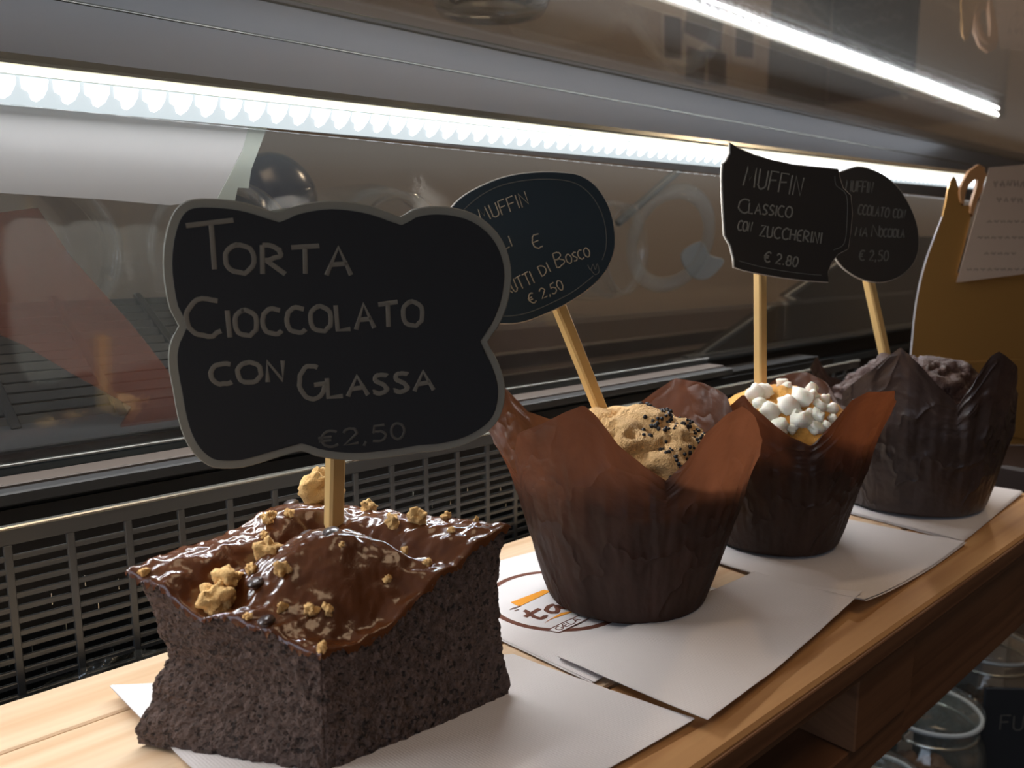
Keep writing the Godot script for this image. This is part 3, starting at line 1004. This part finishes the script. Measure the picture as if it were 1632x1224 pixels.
func logo(o: Node3D) -> void:
	# drawn in the plane of the napkin: x along the shelf, y away from the viewer
	var lay := Basis(Vector3.RIGHT, Vector3.FORWARD, Vector3.UP)
	var put := func(called: String, g: Geo, m: String, up: float) -> void:
		var e := obj(called, g.mesh(), M[m], o, Vector3(0.217, 0.00125 + up, -0.2115))
		e.basis = lay
	var g := Geo.new()
	var p := PackedVector2Array()
	for k in 97:
		p.append(Vector2(cos(TAU * k / 96.0), sin(TAU * k / 96.0)) * 0.0268)
	g.stroke(p, 0.0021, 0.00012)
	put.call("printed_ring", g, "print_brown", 0.0)
	g = Geo.new()
	g.plate(pts([-15.7, 9.5, 1.7, 9.4, 3.0, 6.4, -15.9, 4.4]), 0.0, 0.00012, 0.00003)
	put.call("printed_wedge", g, "print_orange", 0.0)
	g = Geo.new()
	g.plate(pts([-18.5, -11.8, -8.1, -10.0, -2.0, -12.6, -15.6, -11.2]), 0.0, 0.00012, 0.00003)
	put.call("printed_wedge", g, "print_orange", 0.0)
	g = Geo.new()
	write(g, [["ta", -19.6, -8.6, -3.6, -8.9, 7.6]], 0.0017)
	put.call("printed_lettering", g, "print_brown", 0.00005)
	g = Geo.new()
	g.plate(smooth(pts([-21.6, -18.2, -20.6, -20.3, -18.5, -20.8, 0.0, -20.0, 2.0, -18.2, 0.0, -16.4, -19.5, -16.6]), true), 0.0, 0.0002, 0.00005)
	put.call("printed_capsule", g, "print_white", 0.0)
	g = Geo.new()
	g.stroke(smooth(pts([-21.6, -18.2, -20.6, -20.3, -18.5, -20.8, 0.0, -20.0, 2.0, -18.2, 0.0, -16.4, -19.5, -16.6, -21.6, -18.2]), false), 0.0004, 0.0001)
	write(g, [["GELA", -19.2, -19.8, -7.4, -19.3, 2.5]], 0.0004)
	g.stroke(pts([-20.5, 4.9, -15.6, 4.5]), 0.0004, 0.0001)
	g.stroke(pts([-20.0, 2.9, -18.0, 2.6]), 0.0004, 0.0001)
	put.call("printed_small_lettering", g, "print_brown", 0.0002)


func muffins() -> void:
	var o := muffin("muffin speckled with poppy seeds in a reddish brown tulip paper", Vector3(0.2399, 0.0016, -0.1966), 0.0296, 0.0430, 0.0445,
		[[-155, 52, 45], [-148, 63, 52], [-135, 67, 54], [-118, 72, 56], [-106, 77, 56], [-97, 66, 50], [-80, 60, 46], [-55, 54, 42], [-30, 70, 47], [-18, 78, 52], [-4, 77, 53], [12, 74, 50], [30, 58, 45], [55, 57, 46], [72, 62, 49], [82, 70, 51.5], [91, 79, 53], [98, 83, 53], [105, 81, 53], [111, 75, 50], [116, 65, 46], [123, 57, 41], [133, 62, 42], [145, 70, 45], [153, 80, 49], [157, 84, 52], [164, 81, 53], [174, 76, 52], [190, 70, 50], [197, 62, 48]],
		"brown_paper", "golden_crumb", [0.0405, 0.045, 0.0290, 0.13], 2.0)
	var g := Geo.new()
	var rng := RandomNumberGenerator.new()
	rng.seed = 5
	for k in 1300:
		var a := rng.randf_range(-PI, PI)
		var b := rng.randf_range(0.3, 1.45)
		var d := Vector3(sin(b) * cos(a), cos(b), sin(b) * sin(a))
		if d.x * 0.738 + d.z * 0.675 < 0.12 + 0.3 * noise.get_noise_3d(d.x * 40.0 + 4.0, d.y * 40.0, d.z * 40.0) or noise.get_noise_3d(d.x * 55.0, d.y * 55.0, d.z * 55.0) < -0.05:
			continue
		var kk := 1.005 + 0.10 * noise.get_noise_3d(d.x * 34.0 + 2.0, d.y * 34.0, d.z * 34.0) - 0.13 * pow(1.0 - absf(noise.get_noise_3d(d.x * 38.0 - 2.0, d.y * 52.0 + 5.0, d.z * 38.0)), 7.0)
		g.lump(Vector3(d.x * 0.0405, 0, d.z * 0.0405) * kk + Vector3(0, 0.045 + d.y * 0.0290 * kk, 0), Vector3.ONE * rng.randf_range(0.0005, 0.0009), 0.3, noise, k, 7, 5)
	obj("poppy_seeds", g.mesh(), M.poppy, o).set_meta("kind", "stuff")

	o = muffin("muffin topped with white pearl sugar in a brown tulip paper", Vector3(0.3394, 0.0016, -0.1907), 0.0272, 0.0385, 0.040,
		[[-178, 56, 42], [-160, 60, 46], [-130, 66, 50], [-100, 66, 50], [-75, 58, 45], [-53, 55, 40], [-33, 68, 46], [-24, 71, 48], [-15, 72, 48], [-3, 68, 47], [10, 59, 42], [50, 55, 43], [75, 66, 47], [90, 76, 50], [110, 77, 50], [115, 73, 46], [122, 63, 42], [131, 53, 38], [144, 57, 39], [153, 62, 42], [164, 70, 46], [168, 75, 48], [176, 69, 46]],
		"orange_brown_paper", "yellow_crumb", [0.0360, 0.043, 0.0285, 0.05], 8.0)
	var k := 0
	for s in [[-16.2, -3.1, 4.5], [-24.0, 9.0, 4.1], [-21.5, 2.5, 2.9], [-13.4, -0.3, 3.5], [-17.2, 12.8, 4.5], [-26.8, 15.1, 4.1], [-19.0, 20.4, 4.1], [-8.9, 14.5, 4.5], [-2.8, 16.0, 2.9], [-6.0, 21.2, 2.7], [-11.7, 23.4, 2.9], [-16.5, 25.6, 3.0], [-1.1, 24.2, 2.6], [-5.5, 27.4, 2.3], [-11.6, 27.7, 2.5], [-27.3, 19.8, 2.5], [-13.5, 21.0, 2.1], [-23.7, 19.2, 2.1], [4.7, -2.3, 2.5], [-17.7, 17.4, 2.5], [-2.0, 4.0, 2.2], [3.0, 19.0, 2.4], [8.0, 10.0, 2.6]]:
		var q := Vector2(s[0], s[1]) * 0.001
		var y := 0.043 + 0.0285 * sqrt(maxf(0.0, 1.0 - q.length_squared() / (0.0360 * 0.0360)))
		var nrm := Vector3(q.x / 0.0360 / 0.0360, (y - 0.043) / 0.0285 / 0.0285, q.y / 0.0360 / 0.0360).normalized()
		g = Geo.new()
		var r: float = s[2] * 0.00115
		g.lump(Vector3.ZERO, Vector3(r, r * 0.85, r * 0.9), 0.6, noise, k * 9.3, 10, 7)
		obj("sugar_pearl", g.mesh(), M.pearl_sugar, o, Vector3(q.x, y, q.y) + nrm * r * 0.25).rotation = Vector3(k, k * 2.0, k * 0.5)
		k += 1

	muffin("dark chocolate muffin in a dark brown tulip paper beside the gold carrier", Vector3(0.449, 0.0016, -0.1748), 0.0364, 0.0445, 0.043,
		[[-150, 56, 43], [-125, 57, 46], [-118, 68, 53], [-107, 74, 51], [-97, 62, 46], [-70, 56, 43], [-49, 60, 43], [-26, 62, 45], [-4, 60, 43], [34, 57, 44], [60, 54, 43], [90, 66, 47], [101, 78, 50], [112, 83, 51], [118, 86, 51], [121, 83, 49], [125, 76, 47], [129, 68, 46], [133, 59, 43], [147, 69, 46], [159, 80, 49], [168, 87, 50], [182, 75, 49], [204, 61, 46]],
		"dark_paper", "chocolate_crumb", [0.0435, 0.045, 0.0335, 0.14], 21.0)


func signs() -> void:
	pick_sign("scalloped black price sign with grey border reading TORTA CIOCCOLATO CON GLASSA", Vector3(0.1195, 0.050, -0.2085), -25.419,
		smooth(pts([-39.4, 64.2, -41.3, 68.7, -42.1, 75.0, -42.2, 81.2, -41.3, 87.4, -39.5, 92.9, -37.0, 96.3, -33.7, 97.8, -29.0, 98.0, -23.6, 97.6, -18.8, 96.6, -14.6, 95.2, -12.1, 94.3, -8.3, 96.1, -3.2, 97.4, 2.5, 98.0, 8.4, 97.6, 13.6, 96.6, 18.2, 95.1, 21.6, 93.8, 25.0, 95.8, 29.8, 96.8, 35.3, 96.8, 41.0, 95.7, 45.9, 93.4, 50.2, 89.6, 53.1, 84.8, 54.6, 79.2, 54.5, 73.6, 53.1, 67.2, 50.2, 60.9, 47.2, 57.1, 49.4, 53.1, 51.6, 47.9, 52.7, 42.7, 52.3, 37.6, 50.8, 33.3, 47.8, 29.8, 43.3, 27.1, 38.1, 25.3, 31.5, 24.3, 25.7, 24.3, 20.0, 23.7, 11.6, 23.2, 6.1, 23.3, 0.7, 24.1, -4.7, 25.5, -8.6, 27.2, -13.8, 26.2, -19.7, 24.6, -24.9, 23.6, -30.0, 23.7, -33.6, 24.7, -36.6, 27.3, -38.8, 30.8, -40.4, 35.6, -41.3, 40.9, -41.8, 46.2, -42.4, 51.4, -42.4, 56.6, -41.2, 61.1]), true, 2),
		"board_black", [["T", -34.8, 79.0, -23.0, 79.8, 12.5], ["ORTA", -26.4, 78.3, 7.1, 77.3, 7.7], ["C", -37.0, 60.9, -28.6, 61.3, 10.2], ["IOCCOLATO", -26.7, 60.9, 27.5, 62.6, 7.0], ["CON", -31.8, 47.7, -12.3, 48.0, 5.8], ["G", -8.0, 42.3, -1.4, 42.7, 9.5], ["LASSA", -0.4, 42.5, 30.3, 43.3, 5.8]],
		"chalk", 0.00115, Vector2(1.3, 23.2) * 0.001, 0.0052, 0.0024, [], [["€2,50", -3.2, 27.9, 21.5, 29.2, 4.7]])
	pick_sign("oval black price sign reading MUFFIN FRUTTI DI BOSCO above the poppy seed muffin", Vector3(0.2397, 0.0715, -0.2095), -34.419,
		smooth(pts([-58.2, 78.5, -53.7, 82.6, -47.7, 85.9, -40.9, 88.7, -33.3, 90.5, -24.9, 91.3, -17.3, 91.2, -11.1, 90.4, -5.6, 87.5, -1.6, 83.0, 1.2, 77.8, 2.9, 71.8, 3.5, 64.9, 2.4, 59.6, -0.3, 54.2, -5.0, 49.2, -11.3, 44.6, -18.3, 40.8, -26.2, 37.4, -32.5, 35.5, -37.9, 35.1, -46.5, 35.7, -54.1, 39.3, -59.4, 46.2, -61.9, 55.2, -62.6, 64.2, -61.3, 72.3]), true, 3),
		"board_green_black", [["MUFFIN", -47.2, 72.7, -29.5, 79.3, 5.0], ["LI", -38.8, 62.8, -35.8, 64.0, 4.1], ["E", -27.5, 62.8, -24.4, 63.8, 5.3], ["RUTTI", -37.5, 46.1, -27.4, 50.7, 4.7], ["DI", -24.7, 52.9, -21.2, 54.7, 4.0], ["B", -18.9, 56.0, -15.4, 57.3, 5.7], ["OSCO", -15.0, 57.5, -6.1, 60.5, 3.4], ["€ 2,50", -29.0, 42.5, -16.1, 48.3, 3.8]],
		"pale_chalk", 0.00042, Vector2(-17.5, 41.8) * 0.001, 0.0052, 0.0,
		[[-54.0, 77.0, -48.0, 82.0, -41.0, 85.6, -33.0, 87.6, -24.0, 88.4, -14.0, 87.6, -7.5, 84.0, -3.0, 78.0, -0.6, 71.0, -0.2, 64.0, -1.6, 59.0], [-5.0, 53.0, -12.0, 47.6, -20.0, 43.4, -30.0, 39.4, -38.0, 38.2, -46.0, 39.0], [-7.2, 57.2, -6.0, 55.2, -5.2, 57.4, -4.2, 55.4, -3.6, 57.6, -2.8, 54.6, -4.4, 53.6, -6.2, 55.8]])
	pick_sign("black plaque price sign with notched corners reading MUFFIN CLASSICO CON ZUCCHERINI", Vector3(0.3331, 0.072, -0.1955), -34.419,
		pts([-21.2, 107.6, -16.7, 105.3, -9.8, 102.7, -1.8, 100.7, 8.1, 98.9, 18.1, 98.1, 26.2, 97.5, 29.4, 97.2, 30.5, 93.2, 32.3, 89.1, 36.1, 85.9, 37.4, 78.0, 37.2, 70.4, 36.5, 62.4, 31.8, 60.0, 28.9, 56.3, 27.6, 52.4, 27.8, 47.5, 17.2, 48.2, 5.9, 49.5, -5.2, 51.4, -12.3, 52.8, -17.0, 54.3, -17.5, 58.3, -19.2, 63.8, -22.1, 68.3, -23.0, 76.7, -23.9, 85.8, -24.4, 93.1, -24.3, 98.5, -22.8, 99.8, -21.2, 103.0]),
		"board_brown_black", [["MUFFIN", -14.5, 89.6, 12.1, 85.2, 8.1], ["C", -16.4, 78.4, -12.0, 77.7, 5.9], ["LASSICO", -11.5, 77.7, 8.5, 76.0, 4.6], ["CON", -16.1, 70.6, -9.9, 69.8, 4.1], ["ZUCCHERINI", -5.9, 68.0, 22.8, 64.8, 4.8], ["€ 2.80", -3.5, 57.1, 12.3, 54.6, 4.3]],
		"chalk", 0.00062, Vector2(-2.6, 50.3) * 0.001, 0.0052, 0.0,
		[[-15.0, 57.4, -4.0, 54.6, 8.0, 52.6, 18.0, 51.4, 24.0, 51.0], [27.5, 94.0, 28.5, 90.0, 33.5, 86.0, 34.6, 76.0, 34.0, 65.0, 29.0, 62.0]])
	pick_sign("rounded black price sign reading MUFFIN CON NOCCIOLA, partly behind the notched plaque", Vector3(0.4488, 0.0800, -0.1907), -36.419,
		smooth(pts([-36.4, 92.0, -31.9, 94.5, -23.8, 96.7, -15.5, 95.1, -7.0, 91.2, 0.7, 84.6, 6.7, 76.4, 11.1, 67.5, 13.0, 58.6, 12.5, 50.7, 8.8, 43.9, 1.9, 38.8, -7.5, 36.5, -17.3, 38.1, -24.7, 41.7, -30.4, 46.2, -35.0, 53.0, -38.1, 64.1, -39.4, 75.1, -38.8, 84.9]), true, 3),
		"board_brown_black", [["MUFFIN", -30.0, 84.1, -15.2, 83.1, 5.5], ["CCOLATO", -22.4, 72.4, -5.4, 70.6, 4.9], ["CON", -3.0, 70.8, 3.6, 70.2, 4.4], ["MA", -23.1, 61.3, -16.5, 60.8, 4.5], ["N", -14.2, 61.0, -10.0, 60.8, 5.8], ["OCCIOLA", -10.0, 60.8, 4.1, 60.3, 4.2], ["€ 2,50", -20.2, 48.5, -3.9, 48.2, 5.2]],
		"faint_chalk", 0.00062, Vector2(-10.8, 35.8) * 0.001, 0.0055, 0.0)


func gold_carrier() -> void:
	var turn := -rad_to_deg(atan2(0.67455, 0.73823))
	var o := thing("gold_carrier", "shiny gold card carrier with a cut out handle loop", "carrier", Vector3(0.6991, 0.1087, -0.2339))
	o.rotation_degrees.y = turn
	var g := Geo.new()
	g.plate(pts([-46, -128.5, -46.0, -57.6, -45.7, -43.8, -45.6, -27.5, -44.0, -5.9, -40.3, 15.5, -35.1, 34.0, -30.4, 49.7, -29.2, 58.8, -28.1, 69.1, -26.7, 75.6, -24.4, 79.7, -21.8, 77.5, -20.5, 73.0, -18.3, 67.8, -16.3, 58.1, -10.6, 58.1, -8.5, 49.7, -11.7, 26.0, -15.5, 7.5, -4.7, 6.8, 14.0, 8.8, 39.4, 10.1, 66.2, 10.1, 73.5, -57.6, 73.5, -128.5]), -0.0008, 0.0008, 0.0002)
	obj("panel", g.mesh(), M.gold_card, o)
	g = Geo.new()
	g.stroke(smooth(pts([-46.3, -57.6, -46.0, -43.8, -45.9, -27.5, -44.3, -5.9, -40.6, 15.5, -35.4, 34.0, -30.7, 49.7]), false), 0.0009, 0.0003)
	obj("cut_edge", g.mesh(), M.white_card, o, Vector3(0, 0, 0.0008)).set_meta("label", "white cut edge of the card")
	g = Geo.new()
	g.plate(pts([-20.1, 67.8, -18.6, 74.3, -14.2, 83.3, -7.4, 88.4, -2.5, 85.9, -0.7, 80.1, -2.4, 70.4, -5.6, 61.4, -8.5, 49.7, -10.8, 53.6, -9.6, 61.4, -7.7, 70.4, -7.0, 76.9, -9.0, 77.5, -13.2, 73.0, -15.4, 67.2, -15.9, 58.1, -18.6, 61.4]), -0.001, 0.003, 0.0003)
	obj("handle", g.mesh(), M.kraft_card, o)
	g = Geo.new()
	g.plate(pts([-24.1, -59.6, -1.8, -61.1, 27.5, -59.2, 66.7, -57.7, 73.7, -128.4, 54.2, -125.3, 36.4, -121.2, 27.3, -115.1, 11.5, -98.7, -18.8, -93.7]), 0.0, 0.0016, 0.0003)
	var f := obj("front_flap", g.mesh(), M.gold_card, o, Vector3(0, 0, 0.008))
	f.rotation.x = 0.06
	o = thing("carrier_stand", "dark wooden stand under the gold carrier", "stand", Vector3(0.715, -0.30, -0.225))
	obj("top", span(Vector3(-0.06, 0.18, -0.06), Vector3(0.06, 0.2795, 0.06), 0.002), M.dark_wood, o)
	obj("leg", span(Vector3(-0.05, 0.0, -0.06), Vector3(0.05, 0.1795, -0.04), 0.002), M.dark_wood, o)
	tag(obj("white_carton", span(Vector3(0.79, -0.30, -0.30), Vector3(0.86, 0.0, -0.23), 0.002), M.white_card), "plain white carton behind the dark stand", "box")
	o = thing("paper_note", "printed paper note leaning on the gold carrier", "note", Vector3(0.6991, 0.1087, -0.2339))
	o.rotation_degrees.y = turn
	g = Geo.new()
	g.plate(pts([-17.0, 0.0, -8.7, 42.9, 0.3, 85.8, 32.2, 88.5, 60.7, 88.5, 69.0, 12.0, 36.7, 6.7]), 0.0, 0.0006, 0.0001)
	obj("sheet", g.mesh(), M.note_paper, o, Vector3(0, 0, 0.0036))
	g = Geo.new()
	for l in [[4, 74, 30, 9], [8, 62, 26, 7], [2, 46, 62, 3], [-4, 34, 62, 3], [2, 22, 24, 3], [-10, 10, 50, 3]]:
		var x: float = l[0]
		while x < l[2]:
			var q := PackedVector2Array()
			for k in 5:
				q.append(Vector2(x + k * 0.9, l[1] + l[3] * 0.3 * sin(k * 2.1 + x * 1.7)) * 0.001)
			g.stroke(q, 0.0005, 0.0001)
			x += 5.2
	obj("lettering", g.mesh(), M.ink, o, Vector3(0, 0, 0.0042))


func lower_jars() -> void:
	tag(obj("lower_shelf", span(Vector3(-0.6, -0.32, -0.3085), Vector3(1.45, -0.30, -0.12), 0.002), M.dark_wood), "dark low shelf under the pine planks", "shelf")
	clip_jar("largest clip top glass jar under the pine shelf", Vector3(0.596, -0.30, -0.206), 0.040, 0.105)
	clip_jar("clip top glass jar behind the largest jar", Vector3(0.735, -0.30, -0.212), 0.040, 0.105)
	clip_jar("low clip top glass jar beside the white tag", Vector3(0.520, -0.30, -0.205), 0.027, 0.088)
	var o := thing("jar_tag", "small black tag with faint chalk writing between the jars", "tag", Vector3(0.66, -0.30, -0.150))
	o.rotation_degrees.y = -45.0
	obj("board", box_mesh(Vector3(0.085, 0.12, 0.003), 0.0005), M.board_black, o, Vector3(0, 0.06, 0))
	var g := Geo.new()
	write(g, [["FUSI", -30, 88, 0, 88, 11]], 0.0011)
	obj("lettering", g.mesh(), M.faint_chalk, o, Vector3(0, 0, 0.0016))
	tag(obj("white_tag", box_mesh(Vector3(0.03, 0.045, 0.001), 0.0003), M.white_card, self, Vector3(0.652, -0.2775, -0.240)), "small blank white tag before the low jar", "tag")


func background() -> void:
	# slate boards in the corner of the room
	for b in [["left", Vector3(2.2525, 0.58, -1.3545), Vector3(2.5935, 1.02, -1.3615)], ["right", Vector3(2.5995, 0.588, -1.352), Vector3(2.5925, 1.02, -1.085)]]:
		var lo := Vector3(minf(b[1].x, b[2].x), b[1].y, minf(b[1].z, b[2].z))
		var hi := Vector3(maxf(b[1].x, b[2].x), b[2].y, maxf(b[1].z, b[2].z))
		var o := thing("menu_board", "dark menu board on the %s" % ("back wall, left of the room corner" if b[0] == "left" else "side wall, right of the room corner"), "board", (lo + hi) / 2.0, "dark menu boards in the corner")
		obj("slate", span(lo - (lo + hi) / 2.0, hi - (lo + hi) / 2.0, 0.002), M.slate, o)
		var g := Geo.new()
		for r in 6:
			var q := PackedVector2Array()
			var n := 16
			for k in n:
				q.append(Vector2(-0.13 + 0.24 * k / n, 0.17 - r * 0.055 + 0.010 * sin(k * 2.3 + r)))
			g.stroke(q, 0.004, 0.0004)
		var l := obj("chalk_writing", g.mesh(), M.faint_chalk, o, Vector3(0, 0, 0.0036) if b[0] == "left" else Vector3(-0.0036, 0, 0))
		if b[0] == "right":
			l.rotation_degrees.y = -90.0
	# photographs pinned to the back wall
	var names := ["tall photo print at the left of the pinned photos", "largest photo print pinned on the back wall", "photo print pinned beside the largest print", "lower photo print, first of the low pair", "lower photo print, second of the low pair"]
	var k := 0
	for r in [[1.765, 0.575, 0.07, 0.10, 0.06], [1.90, 0.645, 0.165, 0.12, -0.12], [2.09, 0.630, 0.09, 0.11, 0.05], [1.865, 0.52, 0.085, 0.085, -0.05], [1.965, 0.525, 0.085, 0.085, 0.08]]:
		var o := thing("photo_print", names[k], "photo", Vector3(r[0] + 0.03, r[1] + 0.08, -1.3605), "photo prints on the back wall")
		o.rotation.z = r[4]
		obj("paper", box_mesh(Vector3(r[2] + 0.02, r[3] + 0.025, 0.002), 0.0003), M.photo_white, o)
		obj("image", box_mesh(Vector3(r[2], r[3], 0.001), 0.0002), M.photo_dark, o, Vector3(0, 0.006, 0.0012))
		k += 1
	tag(obj("wall_label", box_mesh(Vector3(0.07, 0.02, 0.002), 0.0003), M.pink_print, self, Vector3(1.36, 0.522, -1.3605)), "small pink strip label on the back wall", "label")
	# an added pendant, out of view, that brightens that corner
	var lamp := thing("added_pendant_lamp", "small warm added pendant lamp brightening the menu board corner", "lamp", Vector3(1.9, 1.9, -0.45))
	var c := Geo.new()
	c.tube([Vector3(0, 0, 0), Vector3(0, -0.42, 0)], 0.004)
	obj("cord", c.mesh(), M.black_plastic, lamp)
	c = Geo.new()
	c.lathe([Vector2(0.01, -0.40), Vector2(0.05, -0.42), Vector2(0.11, -0.52), Vector2(0.106, -0.52), Vector2(0.046, -0.425), Vector2(0.0, -0.41)], 32)
	obj("shade", c.mesh(), M.dark_metal, lamp)
	c = Geo.new()
	c.lump(Vector3(0, -0.50, 0), Vector3(0.035, 0.04, 0.035), 0.0, noise, 1.0, 20, 14)
	obj("bulb", c.mesh(), M.unseen_lamp_warm, lamp)
	var ol := OmniLight3D.new()
	ol.name = "added_pendant_light"  # added light that brightens the wall corner
	ol.position = Vector3(1.9, 1.40, -0.45)
	ol.light_color = Color(1.0, 0.88, 0.73)
	ol.light_energy = 0.60
	ol.light_size = 0.04
	ol.omni_range = 8.0
	ol.omni_attenuation = 2.0
	ol.shadow_enabled = true
	add_child(ol)
	# glass standing on the glass shelf
	var o := thing("drinking_glass", "clear drinking glass standing on the glass shelf above", "glass", Vector3(0.263, SHELF + 0.0032, -0.302))
	var g := Geo.new()
	g.lathe([Vector2(0, 0.003), Vector2(0.019, 0.0), Vector2(0.0245, 0.001), Vector2(0.0265, 0.005), Vector2(0.030, 0.02), Vector2(0.034, 0.05), Vector2(0.036, 0.085), Vector2(0.0345, 0.085), Vector2(0.0315, 0.05), Vector2(0.026, 0.016), Vector2(0.018, 0.012), Vector2(0, 0.012)], 56)
	var solid := mat("solid_glass", Color(0.95, 0.97, 0.96, 0.0), 0.02)
	solid.refraction_enabled = true
	solid.refraction_scale = 0.05
	obj("bowl", g.mesh(), solid, o)
	# taped sheet behind the upright glass
	o = thing("taped_sheet", "large white paper sheet taped behind the counter glass", "paper", Vector3(0, 0, -0.3245))
	g = Geo.new()
	g.plate(pts([40, 188, 157, 187, 150.7, 173.3, 139.2, 153.8, 120.7, 150.8, 95, 152.2, 65, 153, 40, 153.5]), -0.0006, 0.0, 0.0001)
	obj("sheet", g.mesh(), M.sheet_paper, o)
	g = Geo.new()
	g.plate(pts([155, 187, 163.5, 187, 154, 166, 152.5, 158.7, 148, 158.7, 145.4, 149.9, 136, 149.9, 139, 153.8, 150.7, 173.3]), 0.0, 0.0003, 0.0001)
	obj("tape", g.mesh(), M.tape, o)
	# inner shelf, with jars modelled in place of reflections in the counter glass
	var sh := thing("inner_shelf", "thin glass shelf inside the counter carrying the jars", "shelf", Vector3(0, 0.084, -0.50))
	obj("pane", span(Vector3(-0.5, -0.002, -0.10), Vector3(1.0, 0.002, 0.10), 0.0005), M.shelf_glass, sh)
	var jl := ["glass jar standing in for a reflection behind the taped sheet", "glass jar standing in for a reflection behind the scalloped sign", "glass jar standing in for a reflection under the dark lid", "glass jar standing in for a reflection near the pale ring"]
	var j := 0
	for p in [[0.098, 0.0], [0.185, 0.1], [0.290, 0.15], [0.50, 0.2]]:
		o = thing("reflection_jar", jl[j], "jar", Vector3(p[0], 0.1335, -0.53), "glass jars standing in for reflections in the counter glass")
		var b := obj("body", jar_body(0.042, 0.10, 0.003), M.jar_glass, o)
		b.rotation = Vector3(PI / 2, p[1], 0)
		var r := obj("rim", ring_mesh(0.036, 0.0022), M.jar_glass, o, Vector3(0, 0, 0.1))
		r.rotation.x = PI / 2
		j += 1
	# dark round lid, modelled in place of a reflection in the glass
	o = thing("reflection_lid", "dark bluish rounded lid standing in for a reflection in the glass", "lid", Vector3(0.272, 0.172, -0.535))
	g = Geo.new()
	g.lathe([Vector2(0, 0.016), Vector2(0.012, 0.0155), Vector2(0.022, 0.012), Vector2(0.0275, 0.005), Vector2(0.029, 0.0), Vector2(0.029, -0.012), Vector2(0.026, -0.012), Vector2(0.0, -0.012)], 48)
	obj("dome", g.mesh(), M.night_plastic, o).rotation.x = 1.2
	# ring and small pale shape, modelled for reflections in the glass
	o = thing("reflection_ring", "pale translucent ring standing in for a reflection in the glass", "ring", Vector3(0.612, 0.143, -0.46))
	g = Geo.new()
	g.grid(56, 14, func(a: float, b: float) -> Vector3:
		var q := Vector2(0.043 + 0.007 * cos(TAU * b), 0.012 * sin(TAU * b))
		return Vector3(q.x * cos(TAU * a), q.x * sin(TAU * a), q.y))
	var rg := obj("hoop", g.mesh(), M.milky_glass, o)
	rg.scale = Vector3(0.75, 1.0, 1.0)
	rg.rotation = Vector3(0.2, -0.9, -0.35)
	o = thing("pale_shape", "small pale shape beside the ring, modelled for a reflection", "scoop", Vector3(0.652, 0.121, -0.455))
	g = Geo.new()
	g.plate(smooth(pts([-18, 8, -8, -12, 8, -14, 22, 2, 8, 8, 0, 20]), true, 4), -0.002, 0.002, 0.0008)
	var sc := obj("pale_piece", g.mesh(), M.ring_white, o)
	sc.rotation.y = -0.75
	# terracotta film modelled in place of a reflection in the glass
	g = Geo.new()
	g.plate(pts([60, 146, 78.9, 149.2, 88.3, 132, 108.2, 105.3, 114.5, 95.8, 123.5, 81.3, 124.2, 64.8, 100.2, 64.6, 105.8, 73, 84.9, 88.8, 70.7, 100.2, 60, 106.5]), -0.0008, 0.0008, 0.0003)
	tag(obj("reflection_strip", g.mesh(), M.reflection_film, self, Vector3(0, 0, -0.3385)), "translucent reddish brown strip standing in for a slanting reflection", "strip")
	# things on the right behind the glass
	o = thing("side_counter", "dark teal side counter with horizontal rails beyond the glass", "counter", Vector3.ZERO)
	g = Geo.new()
	g.plate(pts([560, -39, 640, 33, 740, 67, 862, 105, 1010, 150, 1400, 150, 1400, -39]), -0.46, -0.45, 0.001)
	obj("panel", g.mesh(), M.black_plastic, o)
	g = Geo.new()
	g.tube([Vector3(0.644, 0.035, -0.447), Vector3(0.74, 0.067, -0.447), Vector3(0.862, 0.105, -0.447), Vector3(1.05, 0.16, -0.447)], 0.003)
	obj("sloped_rail", g.mesh(), M.teal_steel, o)
	for y in [0.034, 0.008, -0.016]:
		obj("level_rail", span(Vector3(0.62, y - 0.004, -0.450), Vector3(1.4, y + 0.004, -0.442), 0.001), M.teal_steel, o)
	obj("corner_post", span(Vector3(0.596, -0.039, -0.452), Vector3(0.640, 0.036, -0.440), 0.002), M.dark_metal, o)
	g = Geo.new()
	g.tube([Vector3(0.5285, 0.155, -0.45), Vector3(0.63, 0.215, -0.45)], 0.0035)
	tag(obj("slanted_bracket", g.mesh(), M.dull_steel), "thin slanted metal bracket under the canopy", "bracket")
	# the staff's worktop behind
	o = thing("rear_worktop", "dark wooden worktop along the back wall", "worktop", Vector3.ZERO)
	obj("top", span(Vector3(-1.2, -0.03, -1.36), Vector3(2.5, 0.0, -0.80), 0.003), M.dark_wood, o)
	obj("front", span(Vector3(-1.2, -1.0, -1.36), Vector3(2.5, -0.031, -0.83), 0.003), M.dark_wood, o)
